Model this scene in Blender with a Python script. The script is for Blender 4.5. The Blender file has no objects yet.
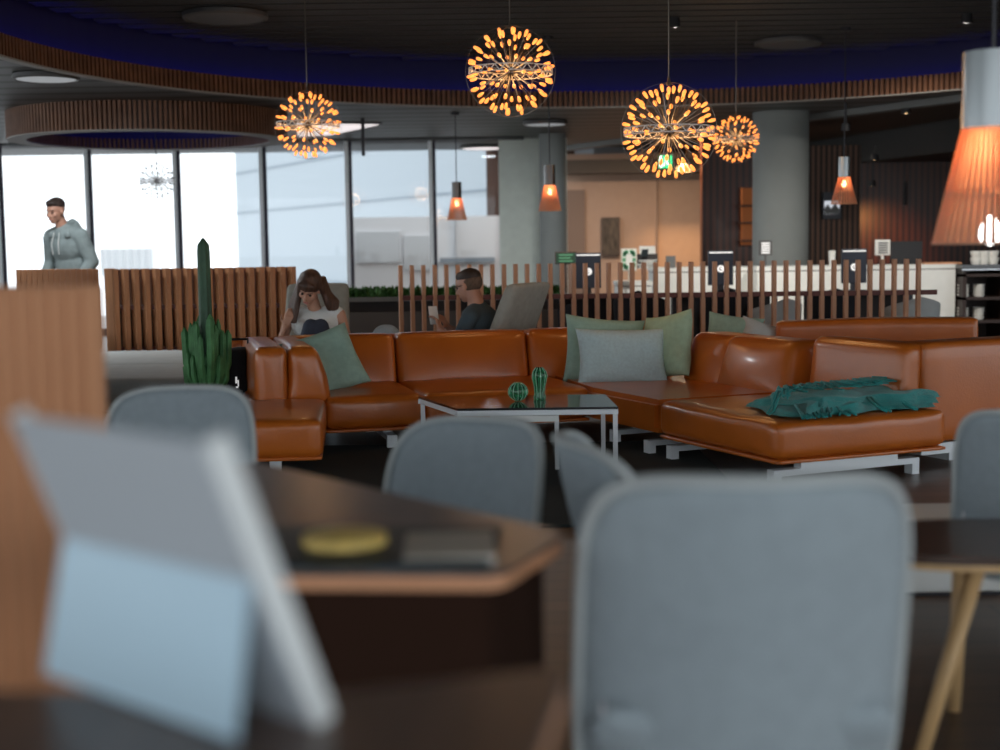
import bpy, bmesh, math, random
from math import sin, cos, pi, radians, sqrt, atan2
from mathutils import Vector, Matrix, noise
random.seed(7)
SC = bpy.context.scene
COL = SC.collection
V = Vector

# ------------------------------------------------------------------ camera
F = 1389.0; H = 1.2
CAMR = Matrix.Rotation(pi/2-radians(5.3), 3, 'X') @ Matrix.Rotation(radians(-0.8), 3, 'Z')
CP = V((0, 0, H))
def ray(px, py): return CAMR @ V(((px-500)/F, -(py-375)/F, -1))
def G(px, py, z=0.0):
    d = ray(px, py); return CP + d*((z-H)/d.z)
def A(px, py, Y):
    d = ray(px, py); return CP + d*(Y/d.y)
cam_d = bpy.data.cameras.new('camera'); cam = bpy.data.objects.new('camera', cam_d); COL.objects.link(cam)
cam_d.sensor_width = 36; cam_d.lens = F*36/1000; cam_d.clip_start = .05; cam_d.clip_end = 500
cam.matrix_world = Matrix.Translation(CP) @ CAMR.to_4x4()
cam_d.dof.use_dof = True; cam_d.dof.focus_distance = 8.2; cam_d.dof.aperture_fstop = 1.65
SC.camera = cam
SC.view_settings.view_transform = 'Standard'; SC.view_settings.look = 'None'
SC.view_settings.exposure = 0.5; SC.view_settings.gamma = 1.0; SC.view_settings.use_curve_mapping = False

# ------------------------------------------------------------------ materials
MAT = {}
def nn(t, k): return t.nodes.new(k)
def mat(name, col, rough=.5, metal=0, var=.0, scale=8, bump=0, bscale=60, coat=0, spec=.5, emit=None, estr=0, trans=0, sheen=0, stretch=(1, 1, 1), alpha=1):
    m = bpy.data.materials.new(name); m.use_nodes = True; t = m.node_tree
    b = t.nodes['Principled BSDF']
    b.inputs['Base Color'].default_value = (*col, 1); b.inputs['Roughness'].default_value = rough
    b.inputs['Metallic'].default_value = metal; b.inputs['Specular IOR Level'].default_value = spec
    if coat: b.inputs['Coat Weight'].default_value = coat; b.inputs['Coat Roughness'].default_value = .12
    if trans: b.inputs['Transmission Weight'].default_value = trans
    if sheen: b.inputs['Sheen Weight'].default_value = sheen
    if emit: b.inputs['Emission Color'].default_value = (*emit, 1); b.inputs['Emission Strength'].default_value = estr
    tc = nn(t, 'ShaderNodeTexCoord'); mp = nn(t, 'ShaderNodeMapping'); mp.inputs['Scale'].default_value = stretch
    t.links.new(tc.outputs['Object'], mp.inputs['Vector'])
    if var:
        n = nn(t, 'ShaderNodeTexNoise'); n.inputs['Scale'].default_value = scale; n.inputs['Detail'].default_value = 5
        t.links.new(mp.outputs[0], n.inputs['Vector'])
        r = nn(t, 'ShaderNodeValToRGB'); r.color_ramp.elements[0].position = .3; r.color_ramp.elements[1].position = .7
        r.color_ramp.elements[0].color = (*[c*(1-var) for c in col], 1); r.color_ramp.elements[1].color = (*[min(1, c*(1+var)) for c in col], 1)
        t.links.new(n.outputs[0], r.inputs[0]); t.links.new(r.outputs[0], b.inputs['Base Color'])
    if bump:
        n = nn(t, 'ShaderNodeTexNoise'); n.inputs['Scale'].default_value = bscale; n.inputs['Detail'].default_value = 6
        t.links.new(mp.outputs[0], n.inputs['Vector'])
        bp = nn(t, 'ShaderNodeBump'); bp.inputs['Strength'].default_value = bump; bp.inputs['Distance'].default_value = .01
        t.links.new(n.outputs[0], bp.inputs['Height']); t.links.new(bp.outputs[0], b.inputs['Normal'])
    MAT[name] = m; return m
def stripes(name, c1, c2, axis, period, duty=.5, rough=.6, metal=0):
    """procedural stripes along one object axis: a slatted surface"""
    m = mat(name, c1, rough, metal); t = m.node_tree; b = t.nodes['Principled BSDF']
    tc = nn(t, 'ShaderNodeTexCoord'); s = nn(t, 'ShaderNodeSeparateXYZ'); t.links.new(tc.outputs['Object'], s.inputs[0])
    d = nn(t, 'ShaderNodeMath'); d.operation = 'DIVIDE'; d.inputs[1].default_value = period; t.links.new(s.outputs[axis], d.inputs[0])
    f = nn(t, 'ShaderNodeMath'); f.operation = 'FRACT'; t.links.new(d.outputs[0], f.inputs[0])
    g = nn(t, 'ShaderNodeMath'); g.operation = 'LESS_THAN'; g.inputs[1].default_value = duty; t.links.new(f.outputs[0], g.inputs[0])
    x = nn(t, 'ShaderNodeMix'); x.data_type = 'RGBA'; x.inputs[6].default_value = (*c2, 1); x.inputs[7].default_value = (*c1, 1)
    t.links.new(g.outputs[0], x.inputs[0]); t.links.new(x.outputs[2], b.inputs['Base Color'])
    bp = nn(t, 'ShaderNodeBump'); bp.inputs['Distance'].default_value = .02; t.links.new(g.outputs[0], bp.inputs['Height']); t.links.new(bp.outputs[0], b.inputs['Normal'])
    return m
mat('leather', (.50, .125, .014), .30, var=.12, scale=3, bump=.10, bscale=90, coat=.22)
mat('leather_dark', (.34, .085, .016), .36, var=.12, scale=3, bump=.2, bscale=60, coat=.1)
mat('metal', (.62, .64, .66), .28, 1)
mat('steel_paint', (.72, .77, .80), .4, .2)
mat('dark_metal', (.03, .03, .035), .4, .6)
mat('fabric', (.32, .38, .415), .95, var=.06, scale=30, bump=.15, bscale=400, sheen=.15)
mat('fabric_edge', (.50, .54, .54), .8, var=.04, bump=.1, bscale=300)
mat('fabric_grey', (.33, .33, .29), .95, var=.08, scale=20, bump=.15, bscale=300)
mat('bench_grey', (.48, .50, .49), .9, var=.06, bump=.1, bscale=200)
mat('bench_dark', (.05, .045, .045), .8)
mat('wood_dark', (.060, .030, .019), .3, var=.3, scale=3, bump=.05, stretch=(1, 8, 1), coat=.12)
mat('table_top', (.115, .070, .052), .33, var=.25, scale=3, stretch=(8, 1, 1))
mat('wood_edge', (.60, .29, .15), .5, var=.2, scale=5, stretch=(1, 1, 6))
mat('wood_light', (.62, .40, .19), .5, var=.12, scale=4, stretch=(4, 4, .6))
mat('wood_slat', (.50, .225, .10), .55, var=.22, scale=5, stretch=(3, 3, .4))
mat('wood_post', (.56, .275, .145), .55, var=.2, scale=5, stretch=(3, 3, .4))
mat('wood_board', (.30, .16, .11), .6, var=.2, scale=4)
mat('wood_rail', (.11, .022, .013), .5, var=.2)
mat('wood_band', (.18, .075, .035), .6, var=.25, scale=6)
mat('wood_band2', (.17, .078, .042), .6, var=.2, scale=6)
mat('table_body', (.030, .014, .009), .95, spec=.1)
mat('truss', (.75, .75, .72), .4)
mat('wall_brown', (.075, .032, .018), .55, var=.25, scale=4, stretch=(5, 5, .5))
mat('rim', (.30, .28, .25), .6)
mat('navy', (.012, .012, .05), .8)
mat('drum_blue', (.03, .03, .16), .8)
mat('black', (.008, .008, .010), .5)
mat('black_gloss', (.012, .014, .016), .08, coat=.3)
mat('dark_fabric', (.012, .013, .018), .9, bump=.1)
mat('ceil_slat', (.026, .024, .022), .6, .1)
mat('plaster_green', (.68, .76, .71), .85, var=.04)
mat('column', (.21, .23, .225), .75, var=.06, scale=2, bump=.04)
mat('peach', (.52, .36, .27), .8, var=.03)
mat('peach_dark', (.26, .18, .14), .8)
mat('taupe', (.10, .08, .065), .8)
mat('beam', (.17, .18, .18), .7)
mat('beam_dark', (.055, .062, .065), .7)
mat('warm_soffit', (.24, .11, .055), .7)
mat('white', (.72, .74, .72), .5)
mat('counter', (.78, .80, .77), .5, var=.03)
mat('crockery', (.75, .75, .70), .3)
mat('silver_tablet', (.46, .50, .54), .45, .0)
mat('kickstand', (.48, .66, .78), .35, .0)
mat('tablet_edge', (.80, .84, .84), .35, 0)
mat('pillow_sage', (.31, .46, .38), .95, var=.08, scale=30, bump=.3, bscale=250)
mat('pillow_blue', (.50, .64, .65), .95, var=.08, scale=60, bump=.3, bscale=250)
mat('pillow_light', (.38, .50, .34), .95, var=.08, scale=30, bump=.3, bscale=250)
mat('pillow_pale', (.5, .52, .5), .95, var=.08)
mat('teal', (.02, .33, .31), .95, var=.2, scale=25, bump=.6, bscale=140, sheen=.3)
mat('cactus', (.065, .21, .075), .6, var=.35, scale=12, bump=.3, bscale=50)
mat('cactus_tall', (.05, .115, .065), .6, var=.25, scale=8, bump=.2)
mat('leaf', (.05, .16, .035), .6, var=.4, scale=20)
mat('skin', (.56, .30, .20), .5, var=.05)
mat('skin_darker', (.50, .26, .18), .5, var=.05)  # slightly darker skin tone for the two men
mat('hair_brown', (.085, .042, .026), .5, var=.4, scale=40, stretch=(1, 1, .2), bump=.5, bscale=90)
mat('hair_dark', (.03, .017, .012), .6, var=.4, scale=60, bump=.5, bscale=120)
mat('hair_short', (.12, .075, .05), .8, var=.3, scale=80)
mat('tee_white', (.72, .76, .75), .9, bump=.2, bscale=20)
mat('tee_blue', (.055, .085, .105), .9, var=.1, bump=.2, bscale=20)
mat('hoodie', (.25, .30, .30), .95, var=.12, scale=14, bump=.5, bscale=18)
mat('jeans', (.04, .05, .075), .9)
mat('eye', (.03, .02, .015), .3)
mat('lip', (.42, .13, .11), .5)
mat('drawcord', (.6, .62, .6), .8)
mat('red', (.5, .03, .03), .5)
mat('yellow', (.70, .50, .14), .5, var=.25, scale=25)
mat('print_dark', (.035, .05, .058), .5, var=.5, scale=18)
mat('paper', (.55, .50, .42), .6, var=.1)
mat('paper_white', (.75, .76, .72), .6)
mat('navy_board', (.008, .012, .024), .5)
mat('green_board', (.015, .06, .035), .6)
mat('green_print', (.12, .36, .2), .6)
mat('painting', (.10, .075, .055), .6, var=.7, scale=9, stretch=(3, 1, .6))
mat('facade', (.34, .385, .42), .6, var=.02)
mat('facade_seam', (.20, .24, .28), .7)
mat('facade_far', (.80, .80, .80), .7)
mat('facade_pale', (.54, .56, .575), .7)
mat('facade_white', (.68, .68, .69), .6)
mat('ground', (.80, .80, .80), .9)
mat('mullion_skylit', (.90, .97, 1.0), .5)  # mullion side brightened by the sky, put into the colour
mat('mullion_dark', (.02, .018, .04), .5)
mat('lens', (.95, .5, .15), .3, emit=(1, .27, .05), estr=1.1)
mat('lens_off', (.25, .25, .25), .2)
mat('rod', (.22, .19, .16), .35, 1)
mat('glow_white', (1, 1, 1), .5, emit=(1, .97, .93), estr=4)
mat('glow_panel', (1, 1, 1), .5, emit=(1, .90, .90), estr=.6)
mat('disc_light', (.4, .42, .42), .5, emit=(.9, .95, 1), estr=.16)
mat('disc_off', (.07, .07, .07), .5)
mat('led_blue', (.02, .02, .3), .5, emit=(.03, .03, 1), estr=3.0)
mat('spot_glow', (1, .8, .5), .5, emit=(1, .62, .3), estr=6)
mat('exit_green', (.01, .4, .15), .5, emit=(.02, .75, .25), estr=.7)
mat('exit_white', (.8, .8, .8), .5, emit=(.8, 1, .85), estr=.6)
mat('logo_white', (.85, .85, .85), .5, emit=(1, 1, 1), estr=.28)
mat('picture_glow', (.8, .8, .8), .5, emit=(.85, .9, 1), estr=.4)  # picture white with an emission of its own, so it looks lit
mat('veneer_dark', (.05, .03, .02), .25, coat=.6)
mat('veneer_grey', (.30, .33, .34), .22, .55, coat=.5)
mat('rug', (.012, .018, .017), 1)
mat('pot', (.10, .10, .10), .6)
mat('planter', (.11, .10, .095), .7)
mat('shelf_dark', (.03, .014, .01), .5)
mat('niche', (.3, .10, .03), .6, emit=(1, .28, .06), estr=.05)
m = mat('shade_wood', (.60, .38, .25), .5); b = m.node_tree.nodes['Principled BSDF']
t = m.node_tree; tr = nn(t, 'ShaderNodeBsdfTranslucent'); tr.inputs[0].default_value = (1, .48, .17, 1)
mx = nn(t, 'ShaderNodeMixShader'); mx.inputs[0].default_value = .35
t.links.new(b.outputs[0], mx.inputs[1]); t.links.new(tr.outputs[0], mx.inputs[2]); t.links.new(mx.outputs[0], t.nodes['Material Output'].inputs[0])
# glass pane: see-through with a faint mirror
m = mat('pane', (1, 1, 1), .02); t = m.node_tree; tp = nn(t, 'ShaderNodeBsdfTransparent'); gl = nn(t, 'ShaderNodeBsdfGlossy'); gl.inputs['Roughness'].default_value = .02
tp.inputs[0].default_value = (.985, .995, 1, 1)
mx = nn(t, 'ShaderNodeMixShader'); mx.inputs[0].default_value = .02
t.links.new(tp.outputs[0], mx.inputs[1]); t.links.new(gl.outputs[0], mx.inputs[2]); t.links.new(mx.outputs[0], t.nodes['Material Output'].inputs[0])
m = mat('green_glass', (.06, .42, .20), .06, trans=.7); m.node_tree.nodes['Principled BSDF'].inputs['IOR'].default_value = 1.4
mat('green_glass_rib', (.45, .75, .55), .1, trans=.2)
# planked floor
m = mat('floor_wood', (.05, .03, .02), .38, bump=.04); t = m.node_tree; b = t.nodes['Principled BSDF']
tc = nn(t, 'ShaderNodeTexCoord'); br = nn(t, 'ShaderNodeTexBrick'); br.inputs['Scale'].default_value = 1; br.inputs['Brick Width'].default_value = 1.6; br.inputs['Row Height'].default_value = .14
br.inputs['Mortar Size'].default_value = .004; br.inputs['Color1'].default_value = (.10, .060, .038, 1); br.inputs['Color2'].default_value = (.070, .042, .028, 1); br.inputs['Mortar'].default_value = (.012, .008, .006, 1)
t.links.new(tc.outputs['Object'], br.inputs['Vector']); t.links.new(br.outputs[0], b.inputs['Base Color'])
stripes('ceil_lower', (.11, .115, .115), (.015, .015, .015), 1, .50, .72, .5, .0)
stripes('slat_wall_a', (.17, .085, .05), (.02, .01, .006), 0, .078, .5)
stripes('slat_wall_b', (.11, .030, .012), (.030, .009, .004), 0, .10, .55, .35)

# ------------------------------------------------------------------ object helpers
def link(o, parent=None):
    COL.objects.link(o)
    if parent: o.parent = parent
    return o
def tag(o, label=None, cat=None, group=None, kind=None):
    if label: o['label'] = label
    if cat: o['category'] = cat
    if group: o['group'] = group
    if kind: o['kind'] = kind
    return o
def thing(name, loc=(0, 0, 0), rz=0, label=None, cat=None, group=None):
    o = bpy.data.objects.new(name, None); link(o); o.location = loc; o.rotation_euler = (0, 0, rz); o.empty_display_size = .1
    return tag(o, label, cat, group)
def obj(name, bm, m, parent=None, smooth=False):
    me = bpy.data.meshes.new(name); bmesh.ops.recalc_face_normals(bm, faces=bm.faces); bm.to_mesh(me); bm.free()
    for x in (m if isinstance(m, (list, tuple)) else [m]): me.materials.append(MAT[x])
    if smooth:
        for p in me.polygons: p.use_smooth = True
        if smooth != 'all': 
            me.set_sharp_from_angle(angle=radians(40))
    return link(bpy.data.objects.new(name, me), parent)
def copy_tree(o, parent=None):
    c = o.copy(); COL.objects.link(c); c.parent = parent
    for ch in list(o.children): copy_tree(ch, c)
    return c
def struct(o): o['kind'] = 'structure'; return o
def box(bm, x0, x1, y0, y1, z0, z1, M=None, bev=0, mi=0):
    vs = [bm.verts.new(v) for v in ((x0,y0,z0),(x1,y0,z0),(x1,y1,z0),(x0,y1,z0),(x0,y0,z1),(x1,y0,z1),(x1,y1,z1),(x0,y1,z1))]
    fs = [bm.faces.new([vs[i] for i in q]) for q in ((0,3,2,1),(4,5,6,7),(0,1,5,4),(1,2,6,5),(2,3,7,6),(3,0,4,7))]
    for f in fs: f.material_index = mi
    if bev:
        es = list({e for f in fs for e in f.edges})
        r = bmesh.ops.bevel(bm, geom=es, offset=bev, segments=2, affect='EDGES', profile=.5)
        vs = list({v for f in r['faces'] for v in f.verts} | {v for v in vs if v.is_valid})
    if M is not None: bmesh.ops.transform(bm, matrix=M, verts=vs)
    return vs
def newbox(*a, **k):
    bm = bmesh.new(); box(bm, *a, **k); return bm
def frame(p, r):
    """ring frame at p with direction r"""
    z = r.normalized(); x = z.orthogonal().normalized(); return x, z.cross(x)
def tube(bm, pts, rad, n=8, caps=True, mi=0):
    pts = [V(p) for p in pts]; rings = []
    rr = rad if isinstance(rad, (list, tuple)) else [rad]*len(pts)
    x = None
    for i, p in enumerate(pts):
        d = (pts[min(i+1, len(pts)-1)]-pts[max(i-1, 0)]).normalized()
        if x is None: x = d.orthogonal().normalized()
        x = (x - d*x.dot(d)).normalized(); y = d.cross(x)
        rings.append([bm.verts.new(p+(x*cos(2*pi*k/n)+y*sin(2*pi*k/n))*rr[i]) for k in range(n)])
    for a, b in zip(rings, rings[1:]):
        for k in range(n): bm.faces.new((a[k], a[(k+1) % n], b[(k+1) % n], b[k])).material_index = mi
    if caps: bm.faces.new(rings[0][::-1]); bm.faces.new(rings[-1])
def lathe(bm, prof, n=32, c=(0, 0, 0), mi=0):
    rings = []
    for r, z in prof:
        if r < 1e-6: rings.append([bm.verts.new((c[0], c[1], c[2]+z))])
        else: rings.append([bm.verts.new((c[0]+r*cos(2*pi*k/n), c[1]+r*sin(2*pi*k/n), c[2]+z)) for k in range(n)])
    for a, b in zip(rings, rings[1:]):
        for k in range(n):
            q = []
            for v in (a[k % len(a)], a[(k+1) % len(a)], b[(k+1) % len(b)], b[k % len(b)]):
                if v not in q: q.append(v)
            if len(q) > 2: bm.faces.new(q).material_index = mi
def prism(bm, pts, z0, z1, mi=0, bev=0):
    a = [bm.verts.new((p[0], p[1], z0)) for p in pts]; b = [bm.verts.new((p[0], p[1], z1)) for p in pts]; n = len(pts)
    fs = [bm.faces.new(a[::-1]), bm.faces.new(b)]
    for k in range(n): fs.append(bm.faces.new((a[k], a[(k+1) % n], b[(k+1) % n], b[k])))
    for f in fs: f.material_index = mi
    if bev: bmesh.ops.bevel(bm, geom=list({e for f in fs for e in f.edges}), offset=bev, segments=2, affect='EDGES')
def puff(bm, w, d, h, r=.04, bulge=(0, 0, .03), M=None, cuts=14, wr=0, seed=0, fn=None):
    """upholstered block, centred, with rounded edges and swollen faces"""
    t = bmesh.new(); bmesh.ops.create_cube(t, size=2); bmesh.ops.subdivide_edges(t, edges=t.edges[:], cuts=cuts, use_grid_fill=True)
    hv = V((w/2, d/2, h/2))
    for v in t.verts:
        u = V([sin(c*pi/2) for c in v.co])
        p = V([u[i]*hv[i] for i in range(3)])
        q = V([max(-(hv[i]-r), min(hv[i]-r, p[i])) for i in range(3)]); dd = p-q
        if dd.length > 1e-9: p = q+dd.normalized()*r
        for i in range(3):
            j, k = (i+1) % 3, (i+2) % 3
            p[i] += u[i]*bulge[i]*(1-u[j]**2)*(1-u[k]**2)
        if wr:
            n_ = noise.noise(V((p.x*14+seed, p.y*5, p.z*4)))*wr + noise.noise(V((p.x*30, p.y*9+seed, 1)))*wr*.4
            p.z += n_ if u.z > 0 else 0
            if u.y < -.9: p.y += n_*.8
        if fn: p = fn(p, u)
        v.co = p
    if M is not None: bmesh.ops.transform(t, matrix=M, verts=t.verts)
    me = bpy.data.meshes.new('tmp'); t.to_mesh(me); t.free(); bm.from_mesh(me); bpy.data.meshes.remove(me)
def TR(x, y, z, rz=0, rx=0, ry=0):
    return Matrix.Translation((x, y, z)) @ Matrix.Rotation(rz, 4, 'Z') @ Matrix.Rotation(ry, 4, 'Y') @ Matrix.Rotation(rx, 4, 'X')
def one(name, fn, m, parent=None, smooth=False, **k):
    bm = bmesh.new(); fn(bm); return obj(name, bm, m, parent, smooth)

# ------------------------------------------------------------------ world and outside
W = bpy.data.worlds.new('sky'); SC.world = W; W.use_nodes = True
bg = W.node_tree.nodes['Background']; bg.inputs[0].default_value = (.90, .955, 1, 1); bg.inputs[1].default_value = 1.5
struct(obj('ground', newbox(-80, 80, 21.5, 160, -3.2, -3.0), 'ground'))

# ------------------------------------------------------------------ floor, ceiling
struct(obj('floor', newbox(-12, 12, -3, 26, -.1, 0), 'floor_wood'))
RC = (1.285, 10.52); RR = 5.157; ZL = 2.76; ZU = 3.2
def ceiling_lower():
    """slab with the big round opening and the small drum opening, left of the fascia beam"""
    bm = bmesh.new()
    outer = [(-12, -3), (8, -3), (8, 9.93), (0.75, 22.7), (-12, 22.7)]
    c2 = (-3.97, 16.1); r2 = 1.40
    def addloop(pts):
        vs = [bm.verts.new((x, y, ZL)) for x, y in pts]; return [bm.edges.new((vs[i], vs[(i+1) % len(vs)])) for i in range(len(vs))]
    es = addloop(outer) + addloop([(RC[0]+(RR+.02)*cos(2*pi*k/128), RC[1]+(RR+.02)*sin(2*pi*k/128)) for k in range(128)]) + addloop([(c2[0]+r2*cos(2*pi*k/64), c2[1]+r2*sin(2*pi*k/64)) for k in range(64)])
    bmesh.ops.triangle_fill(bm, use_beauty=True, edges=es)
    kill = [f for f in bm.faces if (f.calc_center_median().xy-V(RC)).length < RR-.05 and all((v.co.xy-V(RC)).length < RR+.05 for v in f.verts) or all((v.co.xy-V(c2)).length < r2+.01 for v in f.verts)]
    bmesh.ops.delete(bm, geom=kill, context='FACES')
    r = bmesh.ops.extrude_face_region(bm, geom=bm.faces[:])
    bmesh.ops.translate(bm, verts=[v for v in r['geom'] if isinstance(v, bmesh.types.BMVert)], vec=(0, 0, .06))
    return bm
struct(obj('ceiling', ceiling_lower(), 'ceil_lower'))
# dark upper ceiling of long slats, seen inside the opening
def upper(bm):
    y = RC[1]-RR; k = 0; grp = 0
    while y < RC[1]+RR:
        if k % 4 == 0:
            dy = (y+.15)-RC[1]; half = sqrt(max(0, (RR-.03)**2-dy*dy))
        if half > .1 and k % 4 != 3: box(bm, RC[0]-half, RC[0]+half, y, y+.055, ZU, ZU+.04)
        y += .075; k += 1
struct(one('ceiling', upper, 'ceil_slat'))
struct(obj('ceiling', newbox(-6, 9, 3, 17, ZU+.12, ZU+.2), 'black'))
def ring_wall(bm, c, r, z0, z1, th=.04, n=128):
    lathe(bm, [(r, z0), (r+th, z0), (r+th, z1), (r, z1), (r, z0)], n, (c[0], c[1], 0))
struct(one('wall_round_cove', lambda bm: ring_wall(bm, RC, RR+.16, ZL-.0, ZU+.12), 'navy'))
bandt = thing('ceiling_ring', (RC[0], RC[1], 2.75), 0, 'large brown wood lamella ring around the dark ceiling opening with blue light', 'ceiling ring')
def band(bm):
    n = 560
    for k in range(n):
        a = 2*pi*k/n
        if sin(a) < -.35: continue
        box(bm, RR-.035, RR+.01, -.016, .016, -.02, .15, Matrix.Rotation(a, 4, 'Z'))
one('lamellae', band, 'wood_band', bandt)
one('backing', lambda bm: ring_wall(bm, (0, 0), RR+.012, -.02, .14, .012), 'shelf_dark', bandt)
one('lower_rim', lambda bm: ring_wall(bm, (0, 0), RR-.04, -.035, -.021, .09), 'rim', bandt)
one('led_strip', lambda bm: ring_wall(bm, (0, 0), RR+.06, .10, .115, .03), 'led_blue', bandt)
# drum
DC = (-3.97, 16.1, 2.45); DR = 1.53
dr = thing('ceiling_drum', DC, 0, 'round brown slatted wooden drum hanging below the ceiling before the windows', 'ceiling drum')
def drum_l(bm):
    n = 190
    for k in range(n): box(bm, DR-.03, DR+.03, -.014, .014, .012, .33, Matrix.Rotation(2*pi*k/n, 4, 'Z'))
one('outer_lamellae', drum_l, 'wood_band2', dr)
one('outer_shell', lambda bm: ring_wall(bm, (0, 0), DR-.05, .012, .33, .02, 96), 'shelf_dark', dr)
one('lower_rim', lambda bm: ring_wall(bm, (0, 0), DR-.18, 0, .012, .20, 96), 'rim', dr)
def drum_i(bm):
    n = 150
    for k in range(n): box(bm, DR-.19, DR-.16, -.014, .014, .012, .13, Matrix.Rotation(2*pi*k/n, 4, 'Z'))
one('inner_lamellae', drum_i, 'wood_band2', dr)
one('inner_lining', lambda bm: lathe(bm, [(DR-.08, .012), (DR-.08, .5), (0, .5), (0, .52), (DR-.06, .52), (DR-.06, .012)], 64), 'drum_blue', dr)
one('led_strip', lambda bm: ring_wall(bm, (0, 0), DR-.13, .34, .39, .03, 64), 'led_blue', dr)
for nm, c, r, z0, y0, y1 in (('b', (0, 0), 0, 0, 0, 0),): pass

# window wall -------------------------------------------------------------
mul = [(-185, 19.2), (-95, 19.5), (2, 19.7), (91, 20.0), (179.5, 20.1), (265.5, 20.2), (351, 20.3), (434.5, 20.4), (497, 20.5)]
MX = [(A(px, 200, Y).x, Y) for px, Y in mul]
ZH = 2.735
for i in range(len(MX)-1):
    (xa, ya), (xb, yb) = MX[i], MX[i+1]; L = sqrt((xb-xa)**2+(yb-ya)**2); an = atan2(yb-ya, xb-xa)
    o = obj('window_%d' % (i+1), newbox(-.025, .025, -.03, .04, 0, ZH), 'mullion_dark'); o.location = (xa, ya, 0); o.rotation_euler = (0, 0, an); struct(o)
    if i < len(MX)-2: obj('mullion_lit_side', newbox(L-.08, L-.025, -.04, .02, .05, ZH), 'mullion_skylit', o)  # pale strip stands in for the sky-lit side of the next mullion
    obj('frame_base', newbox(.0, L, -.05, .05, 0, .10), 'mullion_dark', o)
    obj('pane', newbox(.03, L-.03, .0, .012, .10, ZH), 'pane', o)
struct(obj('wall_back', newbox(MX[0][0]-.2, MX[-1][0]+.4, 20.1, 20.75, ZH, 2.82), 'beam_dark'))
# outside: pale oblique building, low white building, far lattice building
fa, fb = A(237, 230, 45), A(540, 230, 27.0); L = (fb.xy-fa.xy).length; an = atan2(fb.y-fa.y, fb.x-fa.x)
bt = thing('office_building', (fa.x, fa.y, 0), an, 'pale blue grey panelled building outside behind the right window panes', 'building')
obj('wall', newbox(0, L*1.1, 0, 6, -3, 11), 'facade', bt)
def seams(bm):
    for z in (.3, 2.35, 3.6, 4.9): box(bm, 0, L*1.1, -.03, .0, z, z+.035)
one('panel_joints', seams, 'facade_seam', bt)
o = thing('white_building', (0, 0, 0), 0, 'low bright white building outside behind the two rightmost window panes', 'building')
a, b_ = A(353, 218, 24.5), A(500, 214, 24.0)
obj('wall', newbox(a.x, b_.x, 24.2, 24.6, -3, a.z), 'facade_white', o)
def wb(bm):
    for q in ((356, 400, 232, 262), (404, 432, 236, 270)):
        p0, p1 = A(q[0], q[2], 24.18), A(q[1], q[3], 24.18); box(bm, p0.x, p1.x, 24.15, 24.2, p1.z, p0.z)
one('window', wb, 'facade_pale', o)
def wb2(bm):
    p0, p1 = A(440, 258, 24.1), A(495, 262, 24.1); box(bm, p0.x, p1.x, 24.1, 24.2, p1.z, p0.z)
    p0, p1 = A(455, 218, 24.1), A(456.5, 300, 24.1); box(bm, p0.x, p1.x, 24.1, 24.2, p1.z, p0.z)
one('ledge', wb2, 'facade_seam', o)
o = thing('lattice_building', (0, 0, 0), 0, 'faint distant glazed building seen above the slatted screen at left', 'building')
a, b_ = A(101, 249, 90), A(154, 275, 90)
obj('wall', newbox(a.x, b_.x, 90, 94, b_.z-1, a.z), 'facade_far', o)
def lat(bm):
    for k in range(7):
        z = b_.z+(a.z-b_.z)*k/6; box(bm, a.x, b_.x, 89.8, 90, z-.03, z+.03)
    for k in range(8):
        x = a.x+(b_.x-a.x)*k/7; box(bm, x-.04, x+.04, 89.8, 90, b_.z, a.z)
one('grid', lat, 'facade_pale', o)

# ------------------------------------------------------------------ right-hand interior
def qbox(px0, py0, px1, py1, Y, d, bm=None, **k):
    a, b = A(px0, py0, Y), A(px1, py1, Y)
    bm = bm or bmesh.new(); box(bm, min(a.x, b.x), max(a.x, b.x), Y, Y+d, min(a.z, b.z), max(a.z, b.z), **k); return bm
a, b_ = A(497, 200, 20.5), A(567, 200, 20.5)
struct(obj('wall_green', newbox(a.x+.03, b_.x, 20.45, 20.7, 0, 3.0), 'plaster_green'))
bm = bmesh.new(); lathe(bm, [(0, 0), (.19, 0), (.19, 2.76), (0, 2.76)], 40); o = obj('column', bm, 'column', None, True); o.location = (A(553, 200, 19.8).x, 19.8, 0)
struct(o); o.name = 'wall_column'
bm = bmesh.new(); lathe(bm, [(0, 0), (.335, 0), (.335, 2.95), (0, 2.95)], 64); o = obj('column', bm, 'column', None, True); o.location = (A(780.5, 200, 17).x, 17, 0)
struct(o); o.name = 'wall_round_column'
p0, p1 = A(565, 200, 24), A(712, 200, 24)
struct(obj('wall_peach', newbox(p0.x-1, p1.x+.3, 24, 24.2, 0, 2.75), 'peach'))
o = obj('door_1', qbox(567, 190, 586, 330, 23.96, .03), 'peach_dark'); struct(o)
struct(obj('trim_1', qbox(657, 160, 658.5, 330, 23.95, .04), 'peach_dark'))
p0, p1 = A(702, 200, 21.5), A(756, 200, 21.5)
struct(obj('wall_slatted_left', newbox(p0.x, p1.x+.6, 21.5, 21.7, 0, 2.95), 'slat_wall_b'))
p0, p1 = A(795, 200, 20.5), A(860, 200, 20.5)
struct(obj('wall_slatted_centre', newbox(p0.x, p1.x, 20.5, 20.8, 0, 2.6), 'slat_wall_a'))
p0 = A(858, 200, 23)
struct(obj('wall_slatted_right', newbox(p0.x-.3, 12, 23, 23.3, 0, 2.6), 'slat_wall_b'))
struct(obj('wall_right', newbox(11.8, 12, 6.5, 23, 0, 2.95), 'wall_brown'))
struct(one('ceiling', lambda bm: prism(bm, [(8.05, 9.93), (12, 9.93), (12, 26), (-.2, 26), (.8, 22.7)], 2.95, 3.0), 'taupe'))
struct(obj('wall_far', newbox(-.2, 12, 25.8, 26, 0, 2.95), 'wall_brown'))
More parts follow.
